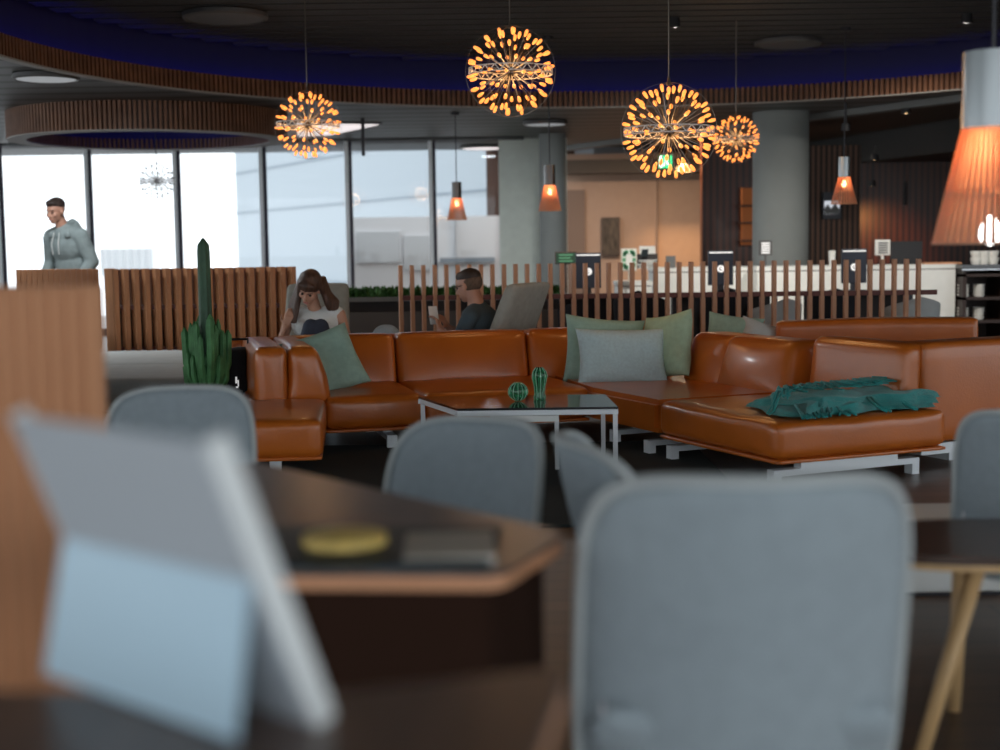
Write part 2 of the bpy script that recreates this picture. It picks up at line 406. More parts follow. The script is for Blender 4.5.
# fascia beams
def beam(name, p, q, z0, z1, th, m):
    d = V((q[0]-p[0], q[1]-p[1])); L = d.length
    o = obj(name, newbox(0, L, 0, th, z0, z1), m); o.location = (p[0], p[1], 0); o.rotation_euler = (0, 0, atan2(d.y, d.x)); return struct(o)
beam('trim_2', (.75, 22.7), (8, 9.93), 2.69, 2.95, .18, 'beam')
s0, s1 = G(800, 170, 2.48), G(955, 151, 2.48); dd = s1-s0
bm = bmesh.new(); prism(bm, [(s0.x, s0.y), (s1.x+dd.x*1.0, s1.y+dd.y*1.0), (12, 17), (12, 25), (s0.x, 25)], 2.48, 2.94)
for f in bm.faces:
    if f.normal.z < -.9 or (abs(f.normal.z) > .9 and f.calc_center_median().z < 2.6): f.material_index = 1
struct(obj('ceiling', bm, ['beam_dark', 'warm_soffit']))
struct(obj('trim_3', qbox(565, 160, 760, 171, 23.5, .4), 'taupe'))
# niche with glowing shelves
nt = thing('display_niche', (0, 0, 0), 0, 'narrow warm lit shelf niche in the dark wall left of the round column', 'shelf')
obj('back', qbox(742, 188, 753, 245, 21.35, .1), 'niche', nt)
for y in (205, 222, 240): obj('shelf', qbox(741, y, 754, y+1.6, 21.2, .2), 'shelf_dark', nt)
# painting
o = thing('painting', (0, 0, 0), 0, 'dark framed abstract painting on the pale peach wall', 'painting')
obj('frame', qbox(601.5, 217.5, 620, 256, 23.93, .06), 'wood_dark', o); obj('canvas', qbox(602.3, 218.5, 619, 255, 23.92, .01), 'painting', o)
o = thing('wall_picture', (0, 0, 0), 0, 'small lit black and white picture on the slatted wall right of the round column', 'picture')
obj('frame', qbox(823, 192, 841, 219, 20.4, .08), 'dark_metal', o)
obj('image', qbox(824.5, 201, 839.5, 214, 20.39, .015), 'picture_glow', o)
def mtn(bm):
    p = [A(x, y, 20.38) for x, y in ((824.5, 208), (828, 204), (831, 209), (835, 203), (839.5, 209), (839.5, 214), (824.5, 214))]
    a = [bm.verts.new(v) for v in p]; b = [bm.verts.new(v+V((0, .008, 0))) for v in p]; bm.faces.new(a); bm.faces.new(b[::-1])
    for k in range(7): bm.faces.new((a[k], a[(k+1) % 7], b[(k+1) % 7], b[k]))
one('mountain_shape', mtn, 'beam', o)
# exit sign
o = thing('exit_sign', (0, 0, 0), 0, 'small lit green and white emergency exit sign hanging under the ceiling behind the large chandelier', 'sign')
obj('panel', qbox(659, 155.5, 672, 168, 15.0, .04), 'exit_green', o)
obj('arrow_field', qbox(659.3, 156, 662.5, 167.5, 14.98, .02), 'exit_white', o)
def run(bm):
    qbox(665.6, 157.5, 667.4, 159.4, 14.98, .02, bm); qbox(665, 160, 667.6, 163.5, 14.98, .02, bm); qbox(663.6, 163.5, 665.4, 166, 14.98, .02, bm); qbox(667.2, 163.2, 669.6, 164.6, 14.98, .02, bm)
one('running_figure', run, 'exit_white', o)
obj('hanger', newbox(A(665, 160, 15).x-.005, A(665, 160, 15).x+.005, 15.01, 15.02, A(665, 156, 15).z, 2.79), 'dark_metal', o)

# ------------------------------------------------------------------ ceiling lights
def disc(px, py, z, r, m, label, grp):
    p = G(px, py, z); o = thing('ceiling_light', (p.x, p.y, z), 0, label, 'ceiling light', grp)
    one('housing', lambda bm: lathe(bm, [(0, 0), (r, 0), (r, -.035), (r*.94, -.045), (r*.9, -.03), (0, -.03)], 40), 'disc_off', o, True)
    one('diffuser', lambda bm: lathe(bm, [(0, -.031), (r*.9, -.031), (r*.88, -.040), (0, -.046)], 40), m, o, True)
    if m != 'disc_off':
        ld = bpy.data.lights.new('disc_glow', 'AREA'); ld.shape = 'DISK'; ld.size = r*1.7; ld.energy = 34 if px < 100 else 20; ld.color = (.92, .97, 1)
        lo = bpy.data.objects.new('glow', ld); link(lo, o); lo.location = (0, 0, -.06)
disc(46, 75, 2.75, .285, 'disc_light', 'pale round flat ceiling light at far left under the lower ceiling', None)
disc(545, 121.5, 2.75, .28, 'disc_light', 'round flat ceiling light behind the middle chandelier, nearest the ring', None)
disc(484, 146, 2.75, .38, 'glow_panel', 'round flat ceiling light above the last window pane', None)
disc(225, 14, ZU-.01, .36, 'disc_off', 'large unlit round fitting in the dark upper ceiling at left', None)
disc(788, 41, ZU-.01, .33, 'disc_off', 'unlit round fitting in the dark upper ceiling above the round column', None)
o = thing('light_panel', (0, 0, 0), 0, 'bright wedge shaped light panel in the lower ceiling behind the left chandelier', 'ceiling light')
pp = [G(x, y, 2.752) for x, y in ((296, 122.5), (379, 123.5), (330, 134), (298, 135.5))]
one('diffuser', lambda bm: prism(bm, [(p.x, p.y) for p in pp], 2.735, 2.752), 'glow_panel', o)
pp2 = [p+(p-(pp[0]+pp[1]+pp[2]+pp[3])/4)*.06 for p in pp]
one('frame', lambda bm: prism(bm, [(p.x, p.y) for p in pp2], 2.742, 2.76), 'dark_metal', o)
p = A(363, 135, 17); o = obj('ceiling_sensor', newbox(-.02, .02, -.02, .02, 0, 2.76-A(363, 156, 17).z), 'dark_metal'); o.location = (p.x, 17, A(363, 156, 17).z)
tag(o, 'thin black rod hanging from the ceiling right of the left chandelier', 'sensor')
# adjustable spots
for (px, py, Y, lb, st) in ((906, 111, 16.0, 'small black ceiling spotlight with glowing lamp near the right edge of the ceiling', 24), (846, 128, 16, 'small black ceiling spotlight above the right cone pendant', 0), (875, 158, 19, 'small glowing downlight in the brown soffit right of the cone pendant', 0), (872, 184, 20, 'small glowing spot low before the dark wood wall', 0)):
    p = A(px, py, Y); top = 2.95 if Y < 17 else 2.48
    o = thing('spotlight', p, 0, lb, 'spotlight')
    one('housing', lambda bm: lathe(bm, [(0, .05), (.05, .05), (.055, -.03), (.045, -.03), (.04, 0), (0, 0)], 20), 'black', o, True)
    one('lamp', lambda bm: lathe(bm, [(0, -.005), (.026, -.005), (.022, -.024), (0, -.03)], 16), 'spot_glow' if st or Y > 17 else 'disc_off', o, True)
    if top-p.z > .05: obj('stem', newbox(-.008, .008, -.008, .008, .05, top-p.z), 'black', o)

# chandeliers ---------------------------------------------------------------
def geodesic(f=3):
    bm = bmesh.new(); bmesh.ops.create_icosphere(bm, subdivisions=1, radius=1)
    pts = set()
    for fc in bm.faces:
        a, b, c = [v.co.copy() for v in fc.verts]
        for i in range(f+1):
            for j in range(f+1-i):
                p = (a*i+b*j+c*(f-i-j)).normalized(); pts.add(tuple(round(q, 4) for q in p))
    bm.free(); return sorted(pts)
GEO = geodesic(3)
bulb_me = {}
def chandelier(px, py, Y, R, ztop, label, rot, lit=True):
    p = A(px, py, Y); o = thing('chandelier', p, 0, label, 'chandelier', None)
    Rm = Matrix.Rotation(rot[0], 3, 'Z') @ Matrix.Rotation(rot[1], 3, 'X')
    dirs = [Rm @ V(q) for q in GEO]
    def rods(bm):
        for d in dirs: tube(bm, [d*R*.10, d*R*.90], R*.008, 4, False)
        bmesh.ops.create_icosphere(bm, subdivisions=2, radius=R*.12)
    one('rod_frame', rods, 'rod', o)
    def trussr(bm):
        n = 48
        for z in (-.07, .07): tube(bm, [(R*.93*cos(2*pi*k/n), R*.93*sin(2*pi*k/n), z*R) for k in range(n+1)], R*.016, 5, False)
        for k in range(n): tube(bm, [(R*.93*cos(2*pi*k/n), R*.93*sin(2*pi*k/n), R*(.07 if k % 2 else -.07)), (R*.93*cos(2*pi*(k+1)/n), R*.93*sin(2*pi*(k+1)/n), R*(-.07 if k % 2 else .07))], R*.016, 4, False)
    one('equator_truss', trussr, 'truss', o)
    def wires(bm):
        for a in (0, pi/3, 2*pi/3):
            tube(bm, [(R*1.0*cos(t)*cos(a), R*1.0*cos(t)*sin(a), R*sin(t)) for t in [2*pi*k/64 for k in range(65)]], R*.005, 4, False)
    one('wire_sphere', wires, 'rod', o)
    def cable(bm):
        tube(bm, [(0, 0, R*.95), (0, 0, R*1.12)], [R*.05, R*.02], 8); tube(bm, [(0, 0, R), (0, 0, ztop-p.z)], .005, 6)
    one('cable', cable, 'rod' if lit else 'dark_metal', o)
    if lit:
        bm = bmesh.new(); lathe(bm, [(0, 0), (.25, .02), (.42, .3), (.5, .62), (.42, .88), (.2, .98), (0, 1)], 10)
        me = None
        for d in dirs:
            if me is None:
                b0 = obj('bulb', bm, 'lens', o, 'all'); me = b0.data; bb = b0
            else: bb = bpy.data.objects.new('bulb', me); link(bb, o)
            bb.matrix_local = Matrix.Translation(d*R*.82) @ d.to_track_quat('Z', 'Y').to_matrix().to_4x4() @ Matrix.Diagonal((R*.080, R*.080, R*.165, 1))
        ld = bpy.data.lights.new('chandelier_glow', 'POINT'); ld.energy = 26*R; ld.color = (1, .55, .22); ld.shadow_soft_size = R*.5
        lo = bpy.data.objects.new('glow', ld); link(lo, o)
    else:
        def tips(bm):
            for d in dirs: tube(bm, [d*R*.86, d*R*.93, d*R], [R*.02, R*.04, R*.02], 6)
        one('bulb_tips', tips, 'lens_off', o)
chandelier(510.5, 71.5, 9.6, .305, ZU, 'warm glowing ball chandelier hanging highest, in the middle of the ceiling', (.2, .3))
chandelier(308, 125, 11.5, .275, ZU, 'warm glowing ball chandelier at left, in front of the slatted wood band and windows', (1.2, .1))
chandelier(669, 131.5, 9.0, .308, ZU, 'largest looking warm ball chandelier, in front of the green exit sign', (.5, .62))
chandelier(736, 139, 12.8, .218, ZU, 'smallest lit ball chandelier, beside the round column', (.9, .45))
chandelier(157, 181, 15.4, .195, 2.9, 'unlit ball chandelier hanging under the drum in front of a window', (0, 0), False)

# cone pendants ----------------------------------------------------------------
def pendant(px, ytop, ybreak, ybot, Y, wtop, wbot, zc, label, mtop, n=28, power=6, big=False):
    t_, b_, k_ = A(px, ytop, Y), A(px, ybot, Y), A(px, ybreak, Y)
    hh = t_.z-b_.z; zb = k_.z-b_.z; rt, rb = wtop/F*Y/2, wbot/F*Y/2
    o = thing('pendant_lamp', (b_.x, Y, b_.z), 0, label, 'pendant lamp')
    one('cap', lambda bm: lathe(bm, [(rt*.9, zb), (rt, zb), (rt, hh), (rt*.25, hh+.002), (rt*.25, hh-.01), (rt*.9, hh-.01), (rt*.9, zb)], 48), mtop, o, True)
    def slats(bm):
        for k in range(n):
            a = 2*pi*k/n; Mx = Matrix.Rotation(a, 4, 'Z'); w = 2*pi/n*.62
            vs = []
            for (r, z) in ((rb, 0), (rt*1.0, zb)):
                for s in (-1, 1):
                    for q in (0, -.003): vs.append(bm.verts.new(Mx @ V(((r+q)*cos(s*w/2), (r+q)*sin(s*w/2), z))))
            for q in ((0, 2, 6, 4), (1, 5, 7, 3), (0, 4, 5, 1), (2, 3, 7, 6), (0, 1, 3, 2), (4, 6, 7, 5)): bm.faces.new([vs[i] for i in q])
    one('slat_shade', slats, 'shade_wood', o)
    one('lower_ring', lambda bm: ring_wall(bm, (0, 0), rb-.008, 0.0, .008, .008, 48), 'shade_wood', o)
    one('inner_ring', lambda bm: ring_wall(bm, (0, 0), (rb+rt)/2-.012, zb*.45, zb*.45+.008, .006, 48), 'shade_wood', o)
    bb = one('bulb', lambda bm: lathe(bm, [(0, 0), (.35, .1), (.5, .45), (.35, .8), (.2, 1.1), (0, 1.15)], 20, (0, 0, 0)), 'spot_glow' if not big else 'glow_white', o, True)
    s = rb*.75; bb.scale = (s*.55, s*.55, s*.62); bb.location = (0, 0, zb*.62 if not big else -.005)  # large lamp's bulb hung low, standing in for a bright patch behind it
    one('cable', lambda bm: tube(bm, [(0, 0, hh), (0, 0, zc-b_.z)], .006, 6), 'dark_metal', o)
    one('ceiling_cup', lambda bm: lathe(bm, [(0, zc-b_.z), (.05, zc-b_.z), (.05, zc-b_.z-.03), (0, zc-b_.z-.04)], 20), 'dark_metal', o)
    ld = bpy.data.lights.new('lamp_glow', 'POINT'); ld.energy = power; ld.color = (1, .60, .30); ld.shadow_soft_size = .03
    lo = bpy.data.objects.new('glow', ld); link(lo, o); lo.location = (0, 0, zb*.8)
pendant(457, 182, 198, 220, 16.4, 10, 20, 2.76, 'small orange cone pendant lamp in front of the last window pane', 'veneer_dark', power=2.2)
pendant(550, 165, 185, 211, 13.6, 11, 23, ZU, 'orange cone pendant lamp with dark top beside the grey green wall', 'veneer_dark', power=2.2)
pendant(844, 157, 177, 204, 13.3, 11.5, 26, ZU, 'orange cone pendant lamp with grey top in front of the slatted wall', 'veneer_grey', power=2.4)
pendant(990, 52, 128, 244, 4.36, 58, 112, 2.76, 'large near cone pendant lamp with grey cylinder top at the right edge', 'veneer_grey', n=44, power=2.2, big=True)
o = thing('pendant_lamp', A(905, 205, 21.5), 0, 'thin black hanging lamp before the dark wood wall at right', 'pendant lamp')
one('shade', lambda bm: lathe(bm, [(.02, 0), (.035, 0), (.03, .35), (0, .36), (0, .34), (.02, .34)], 16), 'black', o)
one('cable', lambda bm: tube(bm, [(0, 0, .35), (0, 0, 2.48-o.location.z)], .006, 5), 'black', o)
ld = bpy.data.lights.new('lamp_glow', 'SPOT'); ld.energy = 60; ld.color = (1, .4, .12); ld.spot_size = radians(80); ld.spot_blend = 1; lo = bpy.data.objects.new('glow', ld); link(lo, o); lo.rotation_euler = (radians(60), 0, 0); lo.location = (0, 0, -.02)

# wall washer on the peach wall
w0 = A(684, 166, 23.4); o = thing('wall_washer', (w0.x, 23.4, 2.66), 0, 'small ceiling spot washing the peach wall with a warm cone of light', 'spotlight')
one('housing', lambda bm: lathe(bm, [(0, .05), (.05, .05), (.055, -.03), (.045, -.03), (.04, 0), (0, 0)], 20), 'black', o, True)
ld = bpy.data.lights.new('washer_glow', 'SPOT'); ld.energy = 150; ld.color = (1, .6, .28); ld.spot_size = radians(75); ld.spot_blend = 1; ld.shadow_soft_size = .03
lo = bpy.data.objects.new('glow', ld); link(lo, o); lo.rotation_euler = (radians(22), 0, 0); lo.location = (0, 0, -.05)
for (x, y, z, s, e) in ((2.6, 21.6, 2.86, 1.5, 60),):  # added panel lamp, lifts the light level in the reception
    o = thing('ceiling_light', (x, y, z), 0, 'added warm ceiling panel brightening the reception', 'ceiling light')
    obj('housing', newbox(-s/2, s/2, -.1, .1, 0, .04), 'disc_off', o)
    ld = bpy.data.lights.new('reception_fill', 'AREA'); ld.energy = e; ld.color = (1, .74, .52) if x < 3 else (1, .90, .80); ld.shape = 'RECTANGLE'; ld.size = s; ld.size_y = .2
    lo = bpy.data.objects.new('glow', ld); link(lo, o); lo.location = (0, 0, -.01)

for x, lb in ((1.6, 'added small black spotlight in the dark upper ceiling brightening the reception counter'), (4.2, 'added small black spotlight in the dark upper ceiling brightening the service counter')):
    o = thing('spotlight', (x, 12.6, ZU-.06), 0, lb, 'spotlight')  # two spotlights added only to brighten the white counters
    one('housing', lambda bm: lathe(bm, [(0, .06), (.045, .06), (.05, -.02), (.04, -.02), (.035, 0), (0, 0)], 20), 'black', o, True)
    ld = bpy.data.lights.new('counter_fill', 'SPOT'); ld.energy = 260; ld.color = (1, .93, .85); ld.spot_size = radians(75); ld.spot_blend = .8; ld.shadow_soft_size = .05
    lo = bpy.data.objects.new('glow', ld); link(lo, o); lo.rotation_euler = (radians(50), 0, 0); lo.location = (0, 0, -.04)
# ------------------------------------------------------------------ slatted screens
def screen(label, p, q, n, z0, z1, w, d, rails, m='wood_slat', name='slatted_screen', yaw=0, jitter=0, half=None):
    d2 = V((q[0]-p[0], q[1]-p[1])); L = d2.length
    t = thing(name, (p[0], p[1], 0), atan2(d2.y, d2.x), label, 'screen'); s0 = None
    for k in range(n):
        x = L*k/(n-1) if n > 1 else 0
        if s0 is None: s0 = obj('slat', newbox(-w/2, w/2, -d/2, d/2, 0, z1-z0, bev=.003), m, t); s = s0
        else: s = bpy.data.objects.new('slat', s0.data); link(s, t)
        s.location = (x, 0, z0); s.rotation_euler = (0, 0, yaw+random.uniform(-jitter, jitter))
    for z, h in rails: obj('rail', newbox(-w/2, L+w/2, -.012, .012, z, z+h), 'wood_rail', t)
    return t
p, q = A(115, 300, 12.0), A(292, 300, 12.0)
ZS = .345
s = screen('wide slatted wooden screen behind the cactus, carried by the grey bench', (p.x, p.y), (q.x, q.y), 18, ZS, 1.05, .044, .11, [(.70, .035), (ZS, .03)], yaw=radians(32))
one('end_post', lambda bm: box(bm, -.07, -.0, -.05, .05, ZS, 1.055), 'wood_slat', s)
def upperboards(bm):
    for k in range(17):
        x = (q.x-p.x)*(k+.5)/17; box(bm, -.026, .026, -.008, .008, .735, 1.045, TR(x, .03, 0, radians(8)))
one('upper_boards', upperboards, 'wood_board', s)
one('lower_panel', lambda bm: box(bm, 0, q.x-p.x, .065, .075, ZS, .70), 'bench_dark', s)
p, q = A(20, 300, 12.6), A(97, 300, 12.3)
screen('narrow slatted wooden screen in front of the standing man', (p.x, p.y), (q.x, q.y), 15, ZS, 1.05, .045, .06, [(.62, .03)], yaw=radians(35))
p, q = A(-60, 300, 2.45), A(90, 300, 2.45)
screen('blurred near slatted wooden screen at the left edge behind the tablet', (p.x, p.y), (q.x, q.y), 10, 0, 1.142, .034, .085, [(.30, .05)], yaw=radians(22))
p, q = A(401, 300, 11.7), A(918, 300, 11.35)
t = screen('long low railing of separate wooden posts behind the leather sofa', (p.x, p.y), (q.x, q.y), 45, 0, 1.05, .034, .034, [], 'wood_post', 'post_railing', yaw=radians(20))
L = (q.xy-p.xy).length
one('rail', lambda bm: (box(bm, 0, L+.15, -.012, .012, .757, .797), box(bm, 0, L+.3, -.01, .012, .18, .21)), 'wood_rail', t)

# ------------------------------------------------------------------ grey bench, planter, cactus, bag
t = thing('grey_bench', (-2.70, 10.55, 0), 0, 'deep grey upholstered bench below the slatted screen at left', 'bench')
one('base', lambda bm: box(bm, -.70, .70, -1.2, 1.35, 0, .12), 'bench_dark', t)
one('seat', lambda bm: puff(bm, 1.5, 1.2, .22, .04, (0, 0, .01), TR(0, -.68, .24)), 'bench_grey', t, 'all')
one('seat', lambda bm: puff(bm, 1.5, 1.38, .22, .04, (0, 0, .01), TR(0, .63, .24)), 'bench_grey', t, 'all')
a, b_ = G(134, 376, .5), G(100, 328, .5); d2 = b_-a; L = d2.xy.length*.88
t = thing('grey_bench', (a.x-.28, a.y, 0), atan2(d2.y, d2.x), 'grey bench back with dark top edge running toward the camera, left of the cactus', 'bench')
obj('back_panel', newbox(0, L, -.0, .10, 0.03, .48), 'bench_grey', t); obj('top_edge', newbox(-.01, L, -.005, .105, .48, .505), 'bench_dark', t)
one('seat', lambda bm: puff(bm, L, .8, .30, .04, (0, 0, .01), TR(L/2, .52, .2)), 'bench_grey', t, 'all')
for x in (.3, L-.3): obj('leg', newbox(x-.03, x+.03, .4, .46, 0, .06), 'bench_dark', t)
a, b_ = A(338, 300, 13.2), A(566, 300, 13.2)
t = thing('planter_box', ((a.x+b_.x)/2, 13.2, 0), 0, 'long grey brown planter box before the windows, filled with low green plants', 'planter')
hw = (b_.x-a.x)/2
obj('trough', newbox(-hw, hw, -.2, .25, 0, .60), 'planter', t); obj('top_rim', newbox(-hw-.02, hw+.02, -.22, .27, .70, .74), 'beam', t); obj('recess', newbox(-hw+.02, hw-.02, -.12, .22, .60, .70), 'bench_dark', t)
def leaves(bm, n, x0, x1, y0, y1, z0, hh, sz):
    for k in range(n):
        x, y = random.uniform(x0, x1), random.uniform(y0, y1); h = hh*random.uniform(.3, 1); a = random.uniform(0, 6.28); ti = random.uniform(.1, .9)
        M = TR(x, y, z0+h*.5*random.random(), a, ti)
        vs = [bm.verts.new(M @ V(c)) for c in ((0, 0, 0), (sz*.28, .004, sz*.45), (0, 0, sz), (-sz*.28, .004, sz*.45), (0, .012, sz*.5))]
        for q in ((0, 1, 4), (1, 2, 4), (2, 3, 4), (3, 0, 4)): bm.faces.new([vs[i] for i in q])
o = one('low_plants', lambda bm: leaves(bm, 1500, -hw+.05, hw-.05, -.15, .2, .72, .10, .09), 'leaf'); o.location = t.location
tag(o, 'dense low green plants filling the long planter before the windows', 'plants', kind='stuff')

def cactus():
    base = A(205, 300, 8.36); t = thing('potted_cactus', (base.x, 8.36, 0), 0, 'tall columnar green cactus with many shorter arms, left of the leather sofa', 'cactus')
    one('pot', lambda bm: lathe(bm, [(0, 0), (.09, 0), (.11, .30), (.115, .34), (.105, .34), (.10, .30), (0, .30)], 32), 'pot', t, True)
    one('soil', lambda bm: lathe(bm, [(0, .30), (.10, .30), (.10, .31), (0, .325)], 24), 'bench_dark', t)
    def ribbed(bm, path, rad, ribs=6, tp=.0):
        n = ribs*4; rings = []; N = len(path)
        for i, p_ in enumerate(path):
            u = i/(N-1); r = rad*(min(1, .75+u)*(1-tp*u)*(1 if u < .93 else sqrt(max(.02, 1-((u-.93)/.07)**2))))
            rings.append([bm.verts.new(V(p_)+V((cos(2*pi*k/n), sin(2*pi*k/n), 0))*r*(1+.2*cos(ribs*2*pi*k/n))) for k in range(n)])
        for a, b in zip(rings, rings[1:]):
            for k in range(n): bm.faces.new((a[k], a[(k+1) % n], b[(k+1) % n], b[k]))
        bm.faces.new(rings[-1]); bm.faces.new(rings[0][::-1])
    H_ = A(205, 238, 8.36).z
    one('main_stem', lambda bm: ribbed(bm, [(.0, 0, .3+(H_-.3)*i/24) for i in range(25)], .036, 6, .12), 'cactus_tall', t, 'all')
    random.seed(5)
    for k in range(38):
        a = 2*pi*k/38*5+random.uniform(-.2, .2); r = random.uniform(.05, .125); top = random.choice([.86, .78, .70, .62, .74, .82, .54])*random.uniform(.92, 1.02)
        if cos(a)*r > .07: top = min(top, .72)
        ca, sa = cos(a), sin(a)
        path = [(r*ca*(.35+.6*min(1, u*2.0)+.12*u), r*sa*(.35+.6*min(1, u*2.0)+.12*u), .3+(top-.3)*u) for u in [i/12 for i in range(13)]]
        one('arm', lambda bm: ribbed(bm, path, random.uniform(.014, .020), 5), 'cactus', t, 'all')
cactus()
t = thing('suitcase', A(240, 392, 8.72).xy.to_3d(), radians(-6), 'black suitcase standing left of the leather sofa arm', 'suitcase')
o = one('shell', lambda bm: puff(bm, .15, .30, .52, .04, (.01, .01, .01), TR(0, 0, .32)), 'dark_fabric', t, 'all')
fp_ = one('front_pocket', lambda bm: puff(bm, .12, .04, .30, .02, (.0, .008, .0), TR(-.0, -.155, .26)), 'dark_fabric', t, 'all')
one('handle', lambda bm: tube(bm, [(-.06, 0, .57), (-.06, 0, .64), (.06, 0, .64), (.06, 0, .57)], .009, 6), 'dark_metal', t)
one('emblem', lambda bm: (box(bm, .028, .038, -.186, -.178, .38, .42), box(bm, .042, .048, -.186, -.178, .36, .40), box(bm, .030, .044, -.186, -.178, .35, .36)), 'logo_white', fp_)
for s in (-1, 1):
    for q_ in (-1, 1): one('wheel', lambda bm: bmesh.ops.create_cone(bm, cap_ends=True, segments=16, radius1=.03, radius2=.03, depth=.02, matrix=TR(s*.05, q_*.10, .03, 0, 0, pi/2)), 'black', t)
t = thing('shoulder_bag', A(225, 392, 8.78).xy.to_3d(), 0, 'soft black bag leaning against the suitcase beside the cactus', 'bag')
one('body', lambda bm: puff(bm, .13, .2, .44, .05, (.02, .02, .01), TR(0, 0, .23, 0, 0, .05)), 'dark_fabric', t, 'all')
one('strap', lambda bm: tube(bm, [(-.05, -.02, .40), (-.03, -.02, .50), (.03, -.02, .50), (.05, -.02, .40)], .008, 6), 'black', t)

# ------------------------------------------------------------------ rug
o = obj('area_rug', newbox(-1.35, 1.15, 5.85, 8.35, .0, .012, bev=.004), 'rug'); tag(o, 'dark blue black rug under the coffee table', 'rug')

# ------------------------------------------------------------------ sofa
P1 = V((-1.03, 8.10)); C1 = V((.545, 8.50)); C4 = V((2.30, 7.17)); C3 = V((1.348, 6.70))
ur = (C3-C1).normalized()            # along the right run, towards the camera
vr = V((-ur.y, ur.x)); vr = vr if vr.x > 0 else -vr   # away, to the right
ub = (C1-P1).normalized(); vb = V((-ub.y, ub.x))      # back run, away from camera
ZB, ZT = .115, .325
sofa = thing('leather_sofa', (.5, 8.6, 0), 0, 'large tan leather corner sofa around the coffee table, on flat silver legs', 'sofa')
sofa_inv = Matrix.Translation((-.5, -8.6, 0))
def spart(name, fn, m='leather', smooth='all'):
    bm = bmesh.new(); fn(bm); bmesh.ops.transform(bm, matrix=sofa_inv, verts=bm.verts); return obj(name, bm, m, sofa, smooth)
def F2(o, u): return Matrix(((u.x, -u.y, 0, o.x), (u.y, u.x, 0, o.y), (0, 0, 1, 0), (0, 0, 0, 1)))
# back run: frame x along ub, y away
MB_ = F2(P1, ub); Lb = (C1-P1).length
def seat(M, x0, x1, y0, y1, name='seat', m='leather', wr=.006, seed=0, zt=ZT):
    so_ = spart(name, lambda bm: puff(bm, x1-x0, y1-y0, zt-ZB-.02, .045, (.004, .008, .018), M @ TR((x0+x1)/2, (y0+y1)/2, (zt+ZB+.02)/2), wr=wr, seed=seed), m)
    spart('piping', lambda bm: puff(bm, x1-x0-.01, y1-y0-.01, .022, .010, (0, 0, 0), M @ TR((x0+x1)/2, (y0+y1)/2, ZB+.010), cuts=8), m).parent = so_
DB = 1.0
seat(MB_, 0.0, .60, 0, DB, seed=1); seat(MB_, .605, Lb+.02, .02, DB, seed=4)
def back(M, x0, x1, y, zt, th=.20, lean=.10, m='leather', zb=.27, name='back_cushion', bulge=.03, endr=0):
    def fn(p, u):
        s = (p.z+(zt-zb)/2)/(zt-zb); p.y += s*lean; return p
    spart(name, lambda bm: puff(bm, x1-x0, th, zt-zb, .05, (.0, bulge, .006), M @ TR((x0+x1)/2, y+th/2, (zt+zb)/2), fn=fn), m)
def shell(M, x0, x1, y0, y1, z0, z1, name='back_shell'):
    spart(name, lambda bm: puff(bm, x1-x0, y1-y0, z1-z0, .03, (0, .0, 0), M @ TR((x0+x1)/2, (y0+y1)/2, (z0+z1)/2), cuts=8))
ZBK = .63
back(MB_, -.15, .595, DB-.12, ZBK); back(MB_, .605, 1.50, DB-.12, ZBK); 
shell(MB_, -.50, 1.66, DB+.12, DB+.24, .12, ZBK-.01)
# left arm: comes toward the camera from the back run
MA = MB_ @ TR(-.52, 0, 0)
def armprof(p, u):
    s = (p.z+.18)/.36; p.x -= s*.03; return p
spart('arm', lambda bm: puff(bm, .19, 1.12, ZBK-.12, .045, (.01, .012, .006), MB_ @ TR(-.30, .60, (ZBK+.12)/2)), 'leather')
spart('arm_cushion', lambda bm: puff(bm, .27, 1.10, ZBK-.265, .055, (.02, .012, .01), MB_ @ TR(-.085, .597, (ZBK+.26)/2), fn=lambda p, u: V((p.x*(1-.38*max(0, (p.z+.15)/.34)*1.0)-.03*max(0, p.z/.17), p.y, p.z))), 'leather')
seat(MB_, -.44, .0, .12, DB, seed=9)
# corner and right run
MR = F2(C1, ur)   # x toward camera, y -> left of travel; need +y to the right/away
if (MR @ V((0, 1, 0)) - MR @ V((0, 0, 0))).xy.dot(vr) < 0: MR = MR @ Matrix.Diagonal((1, -1, 1, 1))
LR = (C3-C1).length; WR = 1.06
def cp(bm):   # corner seat polygon
    a, b, c, d = V((C1.x, C1.y)), C1+ur*.82, C1+ur*.82+vr*WR, P1+ub*(Lb+.95)+vb*DB
    e = P1+ub*(Lb+.02)+vb*DB
    pts = [a, b, c, d, e]
    t_ = bmesh.new(); prism(t_, [(p.x, p.y) for p in pts], ZB+.02, ZT, bev=.03); me = bpy.data.meshes.new('t'); t_.to_mesh(me); t_.free(); bm.from_mesh(me); bpy.data.meshes.remove(me)
spart('corner_seat', cp, 'leather', True)
seat(MR, .83, LR, 0, WR, seed=3, wr=.008)
MC = F2(P1+ub*1.56+vb*(DB-.12), ub)
back(MB_, 1.51, 2.05, DB-.13, ZBK+.0, name='corner_cushion'); back(MB_, 2.02, 2.55, DB-.10, ZBK, name='corner_cushion')
shell(MB_, 1.62, 2.62, DB+.12, DB+.24, .12, ZBK-.01)
def rback(x0, x1, zt, th=.24, inset=0, name='back_cushion', lean=.10, bulge=.03, m='leather', y=WR-.26):
    def fn(p, u):
        s = (p.z+(zt-.27)/2)/(zt-.27); p.y += s*lean
        if u.x > .2: p.x -= inset*s*max(0, u.x)
        if u.x < -.2: p.x += inset*s*max(0, -u.x)
        return p
    spart(name, lambda bm: puff(bm, x1-x0, th, zt-.27, .05, (.0, bulge, .006), MR @ TR((x0+x1)/2, y+th/2, (zt+.27)/2), fn=fn), m)
rback(-.25, .22, .62); rback(.12, .90, .62, inset=.05)
rback(.93, LR-.22, .655, th=.16, bulge=.004, lean=.05, name='high_back', y=WR-.14)
shell(MR, -.35, .92, WR+.06, WR+.18, .12, .61)
